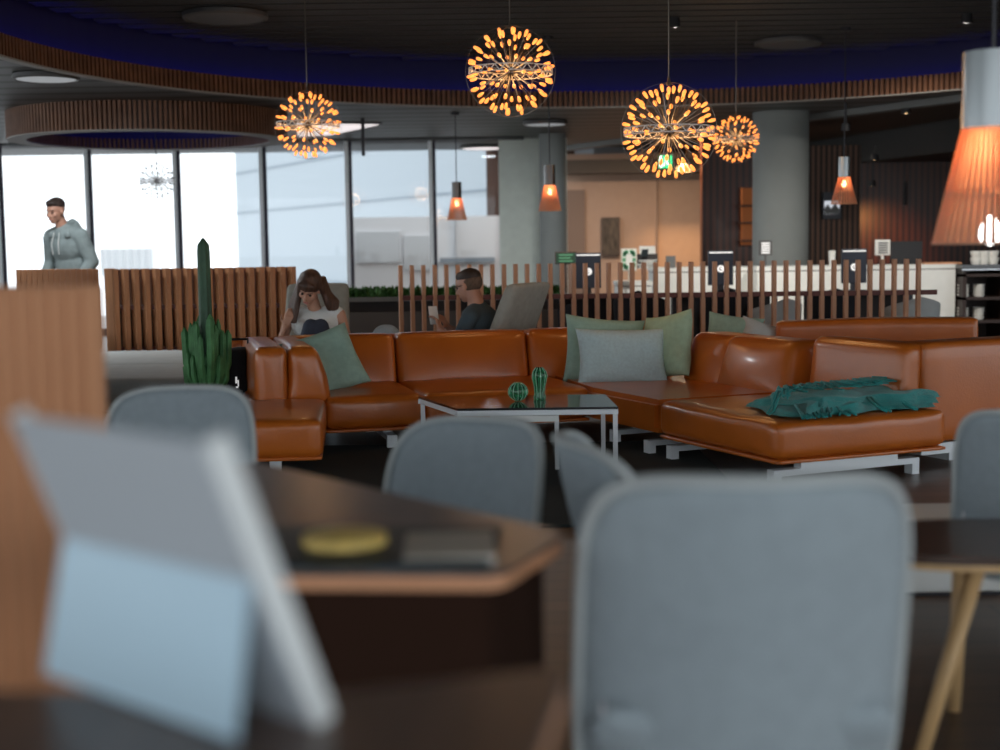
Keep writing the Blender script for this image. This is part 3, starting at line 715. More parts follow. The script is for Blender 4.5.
def leg_frame(M, x, y0, y1):
    """flat silver sled: stepped bar with two short feet, running across the seat depth"""
    def fn(bm):
        prof = [(y0, 0), (y0+.045, 0), (y0+.045, .055), (y1-.045, .055), (y1-.045, 0), (y1, 0), (y1, .085), (y1-.14, .085), (y1-.14, .118), (y0+.16, .118), (y0+.16, .085), (y0, .085)]
        a = [bm.verts.new(M @ V((x-.03, y, z))) for y, z in prof]; b = [bm.verts.new(M @ V((x+.03, y, z))) for y, z in prof]
        bm.faces.new(a[::-1]); bm.faces.new(b)
        for k in range(12): bm.faces.new((a[k], a[(k+1) % 12], b[(k+1) % 12], b[k]))
    spart('leg_frame', fn, 'steel_paint', False)
leg_frame(MR, LR-.06, .0, .90); leg_frame(MR, .95, .0, .82); leg_frame(MR, .70, .0, .82)
leg_frame(MB_, .40, .02, .9); leg_frame(MB_, .80, .02, .9); leg_frame(MB_, -.3, .02, .9)
leg_frame(MR, .2, .05, .85)
# ottoman chaise at left, and the outer back at right
o = thing('leather_chaise', (-1.52, 7.56, 0), radians(6), 'tan leather chaise block in front of the sofa arm at left', 'ottoman')
one('seat', lambda bm: puff(bm, 1.10, 1.05, .20, .04, (.006, .01, .014), TR(0, 0, .225), wr=.004, seed=7), 'leather', o, 'all')
one('piping', lambda bm: puff(bm, 1.09, 1.04, .022, .010, (0, 0, 0), TR(0, 0, .122), cuts=8), 'leather', o, 'all')
for x in (.30, -.30):
    def fn(bm):
        box(bm, x-.03, x+.03, -.42, .42, .085, .113); box(bm, x-.03, x+.03, -.42, -.375, 0, .085); box(bm, x-.03, x+.03, .375, .42, 0, .085)
    one('leg_frame', fn, 'steel_paint', o)
uw = vr; wp = V((2.20, 7.40))
an = atan2(uw.y, uw.x)
o = thing('leather_sofa', (wp.x, wp.y, 0), an, 'tan leather sofa seen from behind at the right edge, joined to the corner sofa end', 'sofa')
one('back_shell', lambda bm: puff(bm, 1.6, .22, .66-.125, .035, (0, .008, .004), TR(.80, .0, (.66+.125)/2), cuts=10), 'leather', o, 'all')
one('back_cushion', lambda bm: puff(bm, 1.0, .2, .34, .05, (0, .02, .006), TR(.95, .22, .44), cuts=10), 'leather', o, 'all')
one('seat', lambda bm: puff(bm, 1.3, .95, .2, .045, (0, .006, .014), TR(.95, .60, .22), cuts=10), 'leather', o, 'all')
obj('base_rail', newbox(0.0, 1.55, -.09, .0, .06, .118), 'steel_paint', o)
for x in (.3, 1.4): obj('leg', newbox(x-.03, x+.03, .0, .95, 0, .118), 'steel_paint', o)
# far sofa
a, b_ = A(776, 325, 9.9), A(977, 325, 9.6); an = atan2(b_.y-a.y, b_.x-a.x); L = (b_-a).xy.length
o = thing('leather_sofa', (a.x, a.y, 0), an, 'farther tan leather sofa back just in front of the post railing at right', 'sofa')
one('back_shell', lambda bm: puff(bm, L, .22, .54, .03, (0, 0, 0), TR(L/2, 0, .395), cuts=8, fn=lambda p, u: p+V((0, 0, -.025*u.z*max(0, -(p.x)/L*2)))), 'leather', o, 'all')
one('seat', lambda bm: puff(bm, L, .9, .2, .04, (0, 0, .01), TR(L/2, .5, .22), cuts=8), 'leather', o, 'all')
for x in (.2, L-.2): obj('leg', newbox(x-.03, x+.03, .0, .9, 0, .12), 'steel_paint', o)

# ------------------------------------------------------------------ pillows
def pillow(name, w, h, th, m, loc, rz, tilt, roll, label, seed=0, n=22):
    bm = bmesh.new(); g = {}
    for s in (1, -1):
        for i in range(n+1):
            for j in range(n+1):
                u, v = 2*i/n-1, 2*j/n-1; edge = i in (0, n) or j in (0, n)
                if s < 0 and edge: g[s, i, j] = g[1, i, j]; continue
                pu, pv = sin(u*pi/2), sin(v*pi/2)
                x = w/2*pu*(1-.085*(1-pv*pv)**1.0*abs(pu)**3); z = h/2*pv*(1-.085*(1-pu*pu)*abs(pv)**3)
                y = 0 if edge else s*th/2*((1-pu**4)*(1-pv**4))**.55 + noise.noise(V((x*9+seed, z*9, s)))*.014*(1-max(abs(pu), abs(pv))**8)
                g[s, i, j] = bm.verts.new((x, y, z))
        for i in range(n):
            for j in range(n): bm.faces.new((g[s, i, j], g[s, i+1, j], g[s, i+1, j+1], g[s, i, j+1]))
    o = obj(name, bm, m, None, 'all'); o.matrix_world = Matrix.Translation(loc) @ Matrix.Rotation(rz, 4, 'Z') @ Matrix.Rotation(tilt, 4, 'X') @ Matrix.Rotation(roll, 4, 'Y')
    tag(o, label, 'cushion')
    def pipe(bm):
        pts = [g_ for g_ in ([(w/2*sin((2*i/n-1)*pi/2)*(1-.0), 0, -h/2*(1-.085*(1-sin((2*i/n-1)*pi/2)**2))) for i in range(n+1)])]
        tube(bm, pts, .004, 5)
    return o
pillow('throw_cushion', .60, .38, .15, 'pillow_blue', A(622, 357, 8.95), radians(6), radians(-16), radians(1), 'blue grey rectangular cushion in front of the two green cushions', 1)
pillow('throw_cushion', .54, .46, .15, 'pillow_sage', A(604, 351, 9.17), radians(8), radians(-14), radians(6), 'sage green cushion standing behind the blue grey one, on its left', 2)
pillow('throw_cushion', .44, .44, .15, 'pillow_light', A(667, 346, 9.06), radians(-56), radians(-12), radians(-10), 'light yellow green cushion turned sideways right of the blue grey one', 3)
pillow('throw_cushion', .46, .42, .16, 'pillow_sage', A(325, 363, 8.60), radians(20), radians(-24), radians(-17), 'sage green cushion leaning on the left arm of the leather sofa', 4)
pillow('throw_cushion', .40, .34, .14, 'pillow_sage', A(733, 338, 9.9), radians(-15), radians(-15), radians(8), 'sage green cushion just showing above the sofa back, on the farther sofa', 5)
pillow('throw_cushion', .32, .28, .12, 'pillow_pale', A(760, 340, 9.85), radians(15), radians(-20), radians(20), 'pale grey cushion just showing above the sofa back beside a sage one', 6)
for (px, py, Y) in ((579, 378, 8.86),): pass

# ------------------------------------------------------------------ teal blanket
def blanket():
    M = MR @ Matrix.Identity(4); c = MR @ V((LR-.29, .59, 0))
    t = thing('throw_blanket', (c.x, c.y, ZT+.012), atan2(ur.y, ur.x)+pi/2, 'folded teal wool blanket with fringe lying on the end of the leather sofa', 'blanket')
    def top(x, y, k):
        return .030*noise.noise(V((x*6, y*8, k)))+.010*sin(x*9+y*14+k)
    n = 44; mm = 26; W_, D_ = .90, .50
    for lay in range(3):
        bm = bmesh.new(); g = {}
        for s in (1, 0):
            for i in range(n+1):
                for j in range(mm+1):
                    u, v = i/n-.5, j/mm-.5
                    x = W_*u*(1-.05*lay)+.02*lay+.05*sin(v*5+lay*2); y = D_*v*(1-.10*lay)+.035*sin(u*7+lay*1.5)+.02*sin(u*17+lay)-.015*lay+.06*u*(lay-1)
                    e = min(1, min(.5-abs(u), .5-abs(v))*16); e = sqrt(max(0, 1-(1-e)**2))
                    z = .022*lay+(.004 if not s else .004+.034*e)+(top(x, y, lay)*.8 if s or lay else 0)*e
                    g[s, i, j] = bm.verts.new((x, y, z))
            for i in range(n):
                for j in range(mm): bm.faces.new((g[s, i, j], g[s, i+1, j], g[s, i+1, j+1], g[s, i, j+1]))
        for i in range(n):
            for j in (0, mm): bm.faces.new((g[0, i, j], g[0, i+1, j], g[1, i+1, j], g[1, i, j]))
        for j in range(mm):
            for i in (0, n): bm.faces.new((g[0, i, j], g[0, i, j+1], g[1, i, j+1], g[1, i, j]))
        obj('fold', bm, 'teal', t, 'all')
    def fr(bm):
        random.seed(11)
        for k in range(85):
            x = -.42+.62*k/85*1.2+random.uniform(-.01, .01); y0 = .05+.22*x+random.uniform(-.03, .03); a = -pi/2+random.uniform(-.6, .6)+(-.5 if x < -.2 else .1); L_ = random.uniform(.10, .2)
            pts = []
            for i in range(6):
                s = i/5; X_ = x+cos(a)*L_*s+.008*sin(9*s+k); Y_ = y0+sin(a)*L_*s; inside = (abs(X_) < .42 and abs(Y_) < .22)
                pts.append((X_, Y_, (.125+.01*sin(k)) if inside else max(.008, .125-.5*max(abs(Y_)-.20, abs(X_)-.40, 0)*2.2)))
            tube(bm, pts, [.006, .0065, .006, .006, .005, .004], 5)
        for k in range(26):
            x = -.44+random.uniform(-.02, .30); y0 = -.23; a = -pi/2-.35+random.uniform(-.5, .3)
            tube(bm, [(x, y0+.03, .06), (x+cos(a)*.05, y0+sin(a)*.05, .018), (x+cos(a)*.12, y0+sin(a)*.12, .008)], .006, 5)
        for x in (.02, .045, .20, .215):
            tube(bm, [(x, -.20, .07), (x+.005, -.27, .03), (x+.02, -.33, .008)], .007, 5)
    one('fringe', fr, 'teal', t, 'all')
blanket()

# ------------------------------------------------------------------ coffee table, vases
ct = thing('coffee_table', (.09, 7.52, 0), radians(-1), 'low coffee table with dark glass top and square steel legs in front of the sofa', 'table')
def ctop(bm): prism(bm, [(-.31, -.31), (.53, -.31), (.50, .31), (-.56, .31)], .345, .357, bev=.002)
one('tabletop', ctop, 'black_gloss', ct)
def crail(bm):
    P = [(-.31, -.31), (.53, -.31), (.50, .31), (-.56, .31)]
    for k in range(4):
        a, b = V(P[k]), V(P[(k+1) % 4]); d = b-a; M = Matrix.Translation((a.x, a.y, 0)) @ Matrix.Rotation(atan2(d.y, d.x), 4, 'Z')
        box(bm, 0, d.length, 0, .022, .318, .344, M)
one('frame', crail, 'steel_paint', ct)
for x, y in ((-.295, -.295), (.515, -.295), (.485, .295), (-.535, .295)): obj('leg', newbox(x-.012, x+.012, y-.012, y+.012, .012, .344), 'metal', ct)
obj('drawer', newbox(-.14, .22, -.325, -.10, .285, .316), 'white', ct)
obj('drawer_support', newbox(.20, .222, -.20, -.18, .012, .30), 'metal', ct)
def gourd(px, py, Y, R, prof, label, ribs, name, cat):
    p = A(px, py, Y); t = thing(name, (p.x, Y, .358), 0, label, cat)
    def body(bm):
        n = ribs*6; rings = []
        for r, z in prof: rings.append([bm.verts.new((r*(1+.06*cos(ribs*2*pi*k/n))*cos(2*pi*k/n), r*(1+.06*cos(ribs*2*pi*k/n))*sin(2*pi*k/n), z)) for k in range(n)])
        for a, b in zip(rings, rings[1:]):
            for k in range(n): bm.faces.new((a[k], a[(k+1) % n], b[(k+1) % n], b[k]))
        bm.faces.new(rings[0][::-1]); bm.faces.new(rings[-1])
    one('body', body, 'green_glass', t, 'all')
    def ribs_(bm):
        for k in range(ribs):
            a = 2*pi*k/ribs; tube(bm, [((r*1.065)*cos(a), (r*1.065)*sin(a), z) for r, z in prof], .0022, 5)
    one('ribs', ribs_, 'green_glass_rib', t, 'all')
gourd(518, 395, 7.52, .05, [(.015, .002)]+[(.05*sin(pi*i/14), .052-.05*cos(pi*i/14)) for i in range(2, 13)]+[(.014, .103)], 'round ribbed green glass ball on the coffee table', 12, 'glass_ball', 'vase')
gourd(539.5, 395, 7.60, .05, [(.030, 0), (.032, .012), (.026, .03), (.029, .07), (.038, .115), (.040, .135), (.034, .155), (.022, .170), (.018, .176), (.016, .170)], 'tall ribbed green glass vase beside the round glass ball', 9, 'glass_vase', 'vase')

# ------------------------------------------------------------------ shell chairs
def chair_proto():
    t = thing('shell_chair')
    def outline(a, w, h, e=4.5, taper=.04):
        c, s = cos(a), sin(a); x = w/2*math.copysign(abs(c)**(2/e), c); z = h/2*math.copysign(abs(s)**(2/e), s); return x*(1-taper*z/h*2*.5), z
    def curve(x, z):   # back bends around the sitter and leans
        return V((x, -.20-.10*(z+.2)/.4-0.0+2.1*x*x, .64+z))
    def backf(bm, k0, k1, thick, ring):
        N = 72; R_ = 10; rows = {}
        for s in (0, 1):
            for r in range(R_+1):
                f = r/R_
                for k in range(N):
                    x, z = outline(2*pi*k/N, .49, .58, 5); x, z = x*f, z*f-.06
                    p = curve(x, z); p.y += (thick*(.5 if s else -.5))*(1 if r < R_ else .55)+(.006*(1-f*f) if s else -.004*(1-f*f)); p.x *= 1; rows[s, r, k] = bm.verts.new(p) if not (r == 0 and k) else rows[s, 0, 0]
            for r in range(R_):
                for k in range(N):
                    q = [rows[s, r, k], rows[s, r, (k+1) % N], rows[s, r+1, (k+1) % N], rows[s, r+1, k]]; q2 = []
                    for v in q:
                        if v not in q2: q2.append(v)
                    if len(q2) > 2: bm.faces.new(q2)
        for k in range(N): bm.faces.new((rows[0, R_, k], rows[0, R_, (k+1) % N], rows[1, R_, (k+1) % N], rows[1, R_, k]))
    one('backrest', lambda bm: backf(bm, 0, 0, .034, 1), 'fabric', t, 'all')
    def edge(bm):
        N = 96; pts = []
        for k in range(N+1):
            x, z = outline(2*pi*k/N, .494, .584, 5); z -= .06; pts.append(curve(x, z))
        # flattened band, as wide as the shell is thick
        rings = []
        for k in range(N):
            p = pts[k]; c = V((0, p.y, .58)); out = V((p.x, 0, p.z-.58)).normalized()
            rings.append([bm.verts.new(p+out*a+V((0, b, 0))) for a, b in ((.003, -.019), (.009, -.008), (.009, .008), (.003, .019), (-.006, .0195), (-.006, -.0195))])
        for k in range(N):
            a, b = rings[k], rings[(k+1) % N]
            for i in range(6): bm.faces.new((a[i], a[(i+1) % 6], b[(i+1) % 6], b[i]))
    one('edge_band', edge, 'fabric_edge', t, 'all')
    one('seat', lambda bm: puff(bm, .48, .50, .06, .03, (.0, .0, .012), TR(0, .06, .43), fn=lambda p, u: V((p.x*(1-.1*abs(u.y)**6), p.y, p.z+.10*p.x*p.x*2-(.03*max(0, u.y)**2)+.05*max(0, -u.y)**4))), 'fabric', t, 'all')
    for sx in (-1, 1):
        for sy in (-1, 1): one('leg', lambda bm: tube(bm, [(sx*.15, .05+sy*.15, .405), (sx*.23, .05+sy*.23, 0)], [.017, .011], 10), 'wood_light', t, 'all')
    one('tag', lambda bm: box(bm, -.219, -.213, -.185, -.175, .50, .52), 'metal', t)
    return t
CH = chair_proto()
def chair(x, y, facing, label, first=[True], dz=0, s=1):
    o = CH if first[0] else copy_tree(CH); first[0] = False
    o.location = (x, y, dz); o.rotation_euler = (0, 0, facing-pi/2); o.scale = (s, s, s); tag(o, label, 'chair', 'blue grey shell chairs'); return o
chair(.362, 2.20, radians(90), 'big blurred blue grey shell chair in the foreground, its back to the camera')
chair(-.155, 3.28, radians(-118), 'blue grey shell chair beyond the second table, in front of the coffee table', s=.875)
chair(-.95, 4.0, radians(-85), 'blue grey shell chair behind the tablet, before the chaise', s=.895)
chair(.40, 3.12, radians(8), 'blue grey shell chair seen from its side, just behind the foreground chair', s=.88)
chair(1.52, 3.95, radians(72), 'blue grey shell chair at the right edge behind the round side table', s=.84)

# ------------------------------------------------------------------ right side table and white plinth
def sq(cx, cy, w, d, e, n=64): 
    return [(cx+w/2*math.copysign(abs(cos(2*pi*k/n))**(2/e), cos(2*pi*k/n)), cy+d/2*math.copysign(abs(sin(2*pi*k/n))**(2/e), sin(2*pi*k/n))) for k in range(n)]
st = thing('side_table', (1.32, 3.36, 0), 0, 'low side table with dark rounded top and splayed light wood legs at the right edge', 'table')
one('tabletop', lambda bm: prism(bm, sq(0, 0, .92, .46, 3), .452, .472, bev=.003), 'wood_dark', st)
one('top_edge', lambda bm: prism(bm, sq(0, 0, .91, .45, 3), .436, .452), 'wood_light', st)
for (a, b_) in (((-.20, -.14), (-.36, -.24)), ((-.17, .06), (-.17, .10)), ((.20, -.14), (.36, -.24)), ((.2, .1), (.3, .2))):
    one('leg', lambda bm: tube(bm, [(a[0], a[1], .436), (b_[0], b_[1], 0)], [.022, .016], 12), 'wood_light', st, 'all')
w = G(1010, 598, 0)
o = thing('white_plinth', (1.75, 4.85, 0), 0, 'low white block standing on the floor behind the side table', 'ottoman')
one('block', lambda bm: puff(bm, .95, .5, .22, .02, (0, 0, 0), TR(0, 0, .12), cuts=6), 'white', o, 'all')
one('plinth_base', lambda bm: box(bm, -.45, .45, -.23, .23, 0, .012), 'dark_metal', o)

# ------------------------------------------------------------------ near tables
def table(name, label, pts, z, th, m, leg_xy, edge='wood_edge', body=False):
    cx = sum(p[0] for p in pts)/len(pts); cy = sum(p[1] for p in pts)/len(pts)
    t = thing(name, (cx, cy, 0), 0, label, 'table'); L_ = [(p[0]-cx, p[1]-cy) for p in pts]
    one('tabletop', lambda bm: prism(bm, L_, z-.008, z, bev=.002), m, t)
    one('edge_band', lambda bm: prism(bm, [(p[0]*.997, p[1]*.997) for p in L_], z-th, z-.008), edge, t)
    lx, ly = leg_xy[0]-cx, leg_xy[1]-cy
    if body:
        one('cabinet_body', lambda bm: prism(bm, [(p[0]*.93, p[1]*.95+.01) for p in L_], .04, z-th), 'table_body', t); one('foot_plate', lambda bm: prism(bm, [(p[0]*.85, p[1]*.85) for p in L_], 0, .04), 'dark_metal', t); return t
    one('pedestal', lambda bm: lathe(bm, [(.03, .02), (.03, z-th)], 20, (lx, ly, 0)), 'dark_metal', t, True)
    one('foot_plate', lambda bm: lathe(bm, [(0, 0), (.2, 0), (.2, .01), (.04, .02), (0, .02)], 32, (lx, ly, 0)), 'dark_metal', t, True)
    return t
def rnd(pts, r=.05, n=5):
    out = []
    for i, p in enumerate(pts):
        p, a, b = V(p), V(pts[i-1]), V(pts[(i+1) % len(pts)]); r_ = min(r, (a-p).length*.45, (b-p).length*.45)
        s, e = p+(a-p).normalized()*r_, p+(b-p).normalized()*r_
        for k in range(n+1):
            u = k/n; q = s*(1-u)**2+p*2*u*(1-u)+e*u*u; out.append((q.x, q.y))
    return out
table('wooden_table', 'second dark wooden table with light edge, carrying the plate and magazine', rnd([(-.57, 1.98), (.0, 1.935), (.105, 2.20), (-.54, 3.0), (-.74, 2.8)], .035), .74, .028, 'table_top', (-.4, 2.35), body=True)
table('wooden_table', 'nearest dark wooden table at the bottom edge, carrying the tablet', rnd([(-.75, .75), (-.03, .75), (.065, 1.36), (-.16, 1.285), (-.95, 1.335)], .03), .78, .03, 'table_top', (-.45, 1.0))
# things on the second table
pc = G(345, 549, .745); 
o = thing('magazine', (pc.x+.03, pc.y+.01, .7405), radians(-4), 'open dark magazine lying flat on the second wooden table', 'magazine')
one('left_page', lambda bm: puff(bm, .22, .30, .008, .002, (0, 0, .004), TR(-.11, 0, .005), cuts=6), 'print_dark', o, 'all')
one('right_page', lambda bm: puff(bm, .20, .30, .008, .002, (0, 0, .004), TR(.10, 0, .005), cuts=6), 'print_dark', o, 'all')
one('photo', lambda bm: box(bm, .11, .18, -.10, .04, .0126, .0134), 'paper', o)
o = thing('round_coaster', (pc.x, pc.y, .754), 0, 'blurred round yellow disc lying on the dark magazine', 'coaster')
one('disc', lambda bm: lathe(bm, [(0, .0), (.056, .0), (.056, .012), (.05, .016), (0, .018)], 32), 'yellow', o, True)
one('rim', lambda bm: lathe(bm, [(.056, .0), (.064, .0), (.064, .014), (.056, .014), (.056, 0)], 32), 'yellow', o, True)
pm = G(452, 563, .74)
o = thing('booklet', (pm.x-.005, pm.y+.05, .7405), radians(2), 'pale thick booklet at the front edge of the second wooden table', 'booklet')
one('page_block', lambda bm: box(bm, -.065, .065, -.07, .10, 0, .012), 'paper_white', o); one('cover', lambda bm: box(bm, -.067, .067, -.072, .10, .012, .014), 'paper', o)

# tablet on near table
fr_, fl_ = G(235, 742, .78), G(40, 672, .78); br_ = G(322, 722, .78)
ax = (fl_-fr_).xy; Lk = ax.length; ax.normalize()      # along the tablet width
tw = .30; t = thing('tablet_computer', (br_.x, br_.y, .78), atan2(ax.y, ax.x), 'blurred silver tablet computer standing on its kickstand on the nearest table', 'tablet')
# local x along width, local y to the far side; lean of the body towards the camera side
e = V((-ax.y, ax.x))
Mi = (Matrix.Translation((br_.x, br_.y, .78)) @ Matrix.Rotation(atan2(ax.y, ax.x), 4, 'Z')).inverted()
topR = None
best = 1e9
from itertools import product
def proj(p):
    c = CAMR.transposed() @ (V(p)-CP); return 500-F*c.x/c.z, 375+F*c.y/c.z
cs = -1 if (Mi @ V((0, 0, .78))).y < 0 else 1
for i, j in product(range(0, 60), range(15, 32)):
    th = radians(i); h_ = j/100
    p = Mi.inverted() @ V((0, cs*sin(th)*h_, cos(th)*h_)); x, y = proj(p); d_ = (x-212)**2+(y-432)**2
    if d_ < best: best = d_; lean, hh = th, h_
print('tablet lean', math.degrees(lean), hh, best, 'foot len', Lk)
Mt = Matrix.Rotation(-cs*lean, 4, 'X')
one('body', lambda bm: box(bm, 0, tw, 0 if cs > 0 else 0, .006, 0.0, hh, Mt @ TR(0, -.012 if cs < 0 else .006, 0), bev=.002), 'silver_tablet', t)
one('edge_frame', lambda bm: box(bm, -.008, .0, -.012, .012, 0.0, hh, Mt, bev=.003), 'tablet_edge', t)
one('edge_frame', lambda bm: box(bm, tw, tw+.006, -.010, .010, 0, hh, Mt, bev=.002), 'tablet_edge', t)
one('screen', lambda bm: box(bm, .006, tw-.006, .0125 if cs < 0 else -.0, .0135 if cs < 0 else .001, 0.006, hh-.006, Mt), 'black_gloss', t)
def kick(bm):
    hz = hh*.52; h0 = Mt @ V((0, 0, hz)); f0, f1 = Mi @ fr_, Mi @ fl_
    f0.z = f1.z = .001
    a = [V((.006, h0.y+cs*.012, h0.z)), V((tw-.006, h0.y+cs*.012, h0.z)), V((f0.x+tw+.0, f1.y, .002)), V((f0.x-.004, f0.y, .002))]
    nrm = (a[1]-a[0]).cross(a[2]-a[1]).normalized()*.004
    lo = [bm.verts.new(p) for p in a]; hi = [bm.verts.new(p+nrm) for p in a]
    bm.faces.new(lo[::-1]); bm.faces.new(hi)
    for k in range(4): bm.faces.new((lo[k], lo[(k+1) % 4], hi[(k+1) % 4], hi[k]))
one('kickstand', kick, 'kickstand', t)

# ------------------------------------------------------------------ counter area
def counter(px0, px1, Y, ztop, d, label, joint=True):
    a, b = A(px0, 300, Y), A(px1, 300, Y); t = thing('white_counter', ((a.x+b.x)/2, Y+d/2, 0), 0, label, 'counter'); hw = (b.x-a.x)/2
    obj('body', newbox(-hw, hw, -d/2, d/2, 0, ztop-.055), 'counter', t); obj('worktop', newbox(-hw-.01, hw+.01, -d/2-.01, d/2+.01, ztop-.045, ztop), 'counter', t); obj('shadow_gap', newbox(-hw+.01, hw-.01, -d/2+.01, d/2-.01, ztop-.056, ztop-.044), 'bench_dark', t)
    return t
counter(655, 753, 15.6, .93, .7, 'white reception counter left of the round column')
counter(757, 955, 15.2, .935, .7, 'long white service counter behind the post railing at right')
counter(618, 652, 15.0, .80, .5, 'small pale desk front left of the reception counter')
# shelf unit with crockery
a = A(957, 300, 15.0)
t = thing('service_station', (a.x+.96, 15.3, 0), 0, 'dark service station with open shelves of white crockery at the right edge', 'cabinet')
def cab(bm):
    for z in (.0, .30, .55, .80): box(bm, -.9, .9, -.3, .3, z, z+.03)
    box(bm, -.9, .9, .27, .3, 0, .9)
    for x in (-.9, -.44, .1, .86): box(bm, x, x+.04, -.3, .3, 0, .9)
one('carcass', cab, 'shelf_dark', t); one('worktop', lambda bm: box(bm, -.92, .92, -.33, .33, .88, .93), 'black_gloss', t)
one('front_rail', lambda bm: box(bm, -.92, .92, -.335, -.33, .872, .882), 'metal', t)
def cup(bm): lathe(bm, [(0, 0), (.045, 0), (.062, .05), (.062, .072), (.057, .072), (.04, .012), (0, .012)], 20)
def stack(bm):
    for k in range(4): lathe(bm, [(0, k*.034), (.05, k*.034), (.064, .03+k*.034), (.064, .034+k*.034), (.05, .008+k*.034), (0, .006+k*.034)], 20)
lab = ['left', 'right']
c0 = None
def place(fn, nm, x, y, z, label, cat, grp, cache={}):
    if nm not in cache: o = one(nm, fn, 'crockery', None, True); cache[nm] = o
    else: o = bpy.data.objects.new(nm, cache[nm].data); link(o)
    o.location = (x, y, z); tag(o, label, cat, grp); return o
for r, z in enumerate((.58, .33)):
    for k, px in enumerate((963, 978.5)):
        p = A(px, 300, 15.15); place(stack, 'bowl_stack', p.x, 15.15, z, 'stack of white bowls on the %s shelf of the service station, %s one' % (('upper', 'lower')[r], lab[k]), 'bowls', 'bowl stacks in the service station')
for k, px in enumerate((976, 984, 993)):
    p = A(px, 264, 15.2)
    for j in range(2): place(cup, 'cup', p.x+j*.0, 15.2, .93+.072*j, ('lower' if j == 0 else 'upper')+' white cup of the %s stack on the service station top' % ('left', 'middle', 'right')[k], 'cup', 'cups on the service station')
# boards with round emblem (backs of screens)
def screen_back(px0, py0, px1, py1, Y, zf, label):
    a, b = A(px0, py0, Y), A(px1, py1, Y); cx = (a.x+b.x)/2; t = thing('information_screen', (cx, Y, zf), 0, label, 'screen'); hw = (b.x-a.x)/2; z0, z1 = b.z-zf, a.z-zf
    ho = obj('housing', newbox(-hw, hw, -.02, .02, z0, z1, bev=.006), 'navy_board', t)
    obj('top_strip', newbox(-hw+.01, hw-.01, -.026, -.018, z1-.028, z1-.016), 'logo_white', ho)
    zc = z0+(z1-z0)*.47
    def ring(bm):
        t2 = bmesh.new(); lathe(t2, [(.018, 0), (.036, 0), (.036, .005), (.018, .005), (.018, 0)], 24); bmesh.ops.transform(t2, matrix=TR(0, -.02, zc, 0, pi/2), verts=t2.verts); me = bpy.data.meshes.new('q'); t2.to_mesh(me); t2.free(); bm.from_mesh(me); bpy.data.meshes.remove(me)
        box(bm, -.006, .016, -.025, -.020, zc-.008, zc+.012)
    one('emblem', ring, 'logo_white', ho)
    one('stand', lambda bm: (box(bm, -.03, .03, -.01, .03, 0, z0+.02), box(bm, -.12, .12, -.08, .08, 0, .012)), 'dark_metal', t)
def desk(x0, x1, y, d, z, label):
    t = thing('dark_desk', ((x0+x1)/2, y, 0), 0, label, 'desk'); hw = (x1-x0)/2
    obj('top', newbox(-hw, hw, -d/2, d/2, z-.03, z), 'wood_dark', t)
    for sx in (-1, 1):
        for sy in (-1, 1): obj('leg', newbox(sx*(hw-.05)-.02, sx*(hw-.05)+.02, sy*(d/2-.05)-.02, sy*(d/2-.05)+.02, 0, z-.03), 'dark_metal', t)
    obj('front_panel', newbox(-hw+.05, hw-.05, -.01, .01, .15, z-.03), 'bench_dark', t)
dz = .70
for (x0, x1, y0, y1, lb, Y) in ((575.5, 601, 253, 288, 'dark screen back with round white emblem, left one behind the railing', 14.0), (708, 733, 250.5, 285, 'dark screen back with round white emblem, in front of the white reception counter', 14.0), (841.5, 866, 249, 283, 'dark screen back with round white emblem, right of the round column', 14.0)):
    screen_back(x0, y0, x1, y1, Y, dz, lb); cx = A((x0+x1)/2, 270, Y).x
    desk(cx-.55, cx+.55, Y, .6, dz, 'dark desk carrying the '+lb.split(',')[0].replace('with round white emblem', '')+lb.split(',')[1])
def wall_sign(name, q, Y, mats, label, cat, zf, extra=None):
    a, b = A(q[0], q[1], Y), A(q[2], q[3], Y); t = thing(name, ((a.x+b.x)/2, Y, zf), 0, label, cat); hw = (b.x-a.x)/2
    bo = obj('board', newbox(-hw, hw, -.01, .01, b.z-zf, a.z-zf), mats[0], t); obj('frame', newbox(-hw-.012, hw+.012, .0, .02, b.z-zf-.012, a.z-zf+.012), mats[1], t)
    if b.z-zf > .02: obj('stand', newbox(-.012, .012, -.0, .02, 0, b.z-zf), mats[1], t)
    if extra: one('print', lambda bm: extra(bm, hw, b.z-zf, a.z-zf), mats[2], bo)
def lines(bm, hw, z0, z1, n=3):
    for k in range(n): z = z1-(z1-z0)*(k+.7)/(n+.4); box(bm, -hw*.7, hw*(.7 if k % 2 == 0 else .5), -.014, -.01, z-.008, z+.008)
wall_sign('green_sign', (556, 253, 575.5, 263), 14.6, ('green_board', 'wood_dark', 'green_print'), 'small dark green lettered sign board left of the first screen', 'sign', 0, lines)
def wreath(bm, hw, z0, z1):
    for k in range(14):
        a = 2*pi*k/14; x, z = hw*.72*math.copysign(abs(cos(a))**.5, cos(a)), (z0+z1)/2+(z1-z0)*.38*math.copysign(abs(sin(a))**.5, sin(a)); box(bm, x-.018, x+.018, -.014, -.01, z-.02, z+.02)
wall_sign('poster_stand', (622, 249.5, 636, 270), 14.8, ('paper_white', 'paper', 'green_print'), 'pale upright poster with green leaf border on the small pale desk', 'poster', .80, wreath)
one_l = thing('brochure_rack', (A(650, 262, 15.3).x, 15.6, .93), 0, 'pile of white and pink papers and brochures on the left counter end', 'brochures')
def pp_(bm):
    random.seed(3)
    for k in range(9): box(bm, -.09, .09, -.07, .07, k*.011, k*.011+.008, TR(random.uniform(-.02, .02), 0, 0, random.uniform(-.3, .3)))
one('paper_pile', pp_, 'paper_white', one_l); one('leaning_card', lambda bm: box(bm, -.07, .11, 0, .008, .1, .26, TR(0, .02, 0, .1, -.3)), 'paper_white', one_l); one('dark_card', lambda bm: box(bm, -.1, -.02, 0, .008, .14, .22, TR(0, -.02, 0, .4, .3)), 'print_dark', one_l)
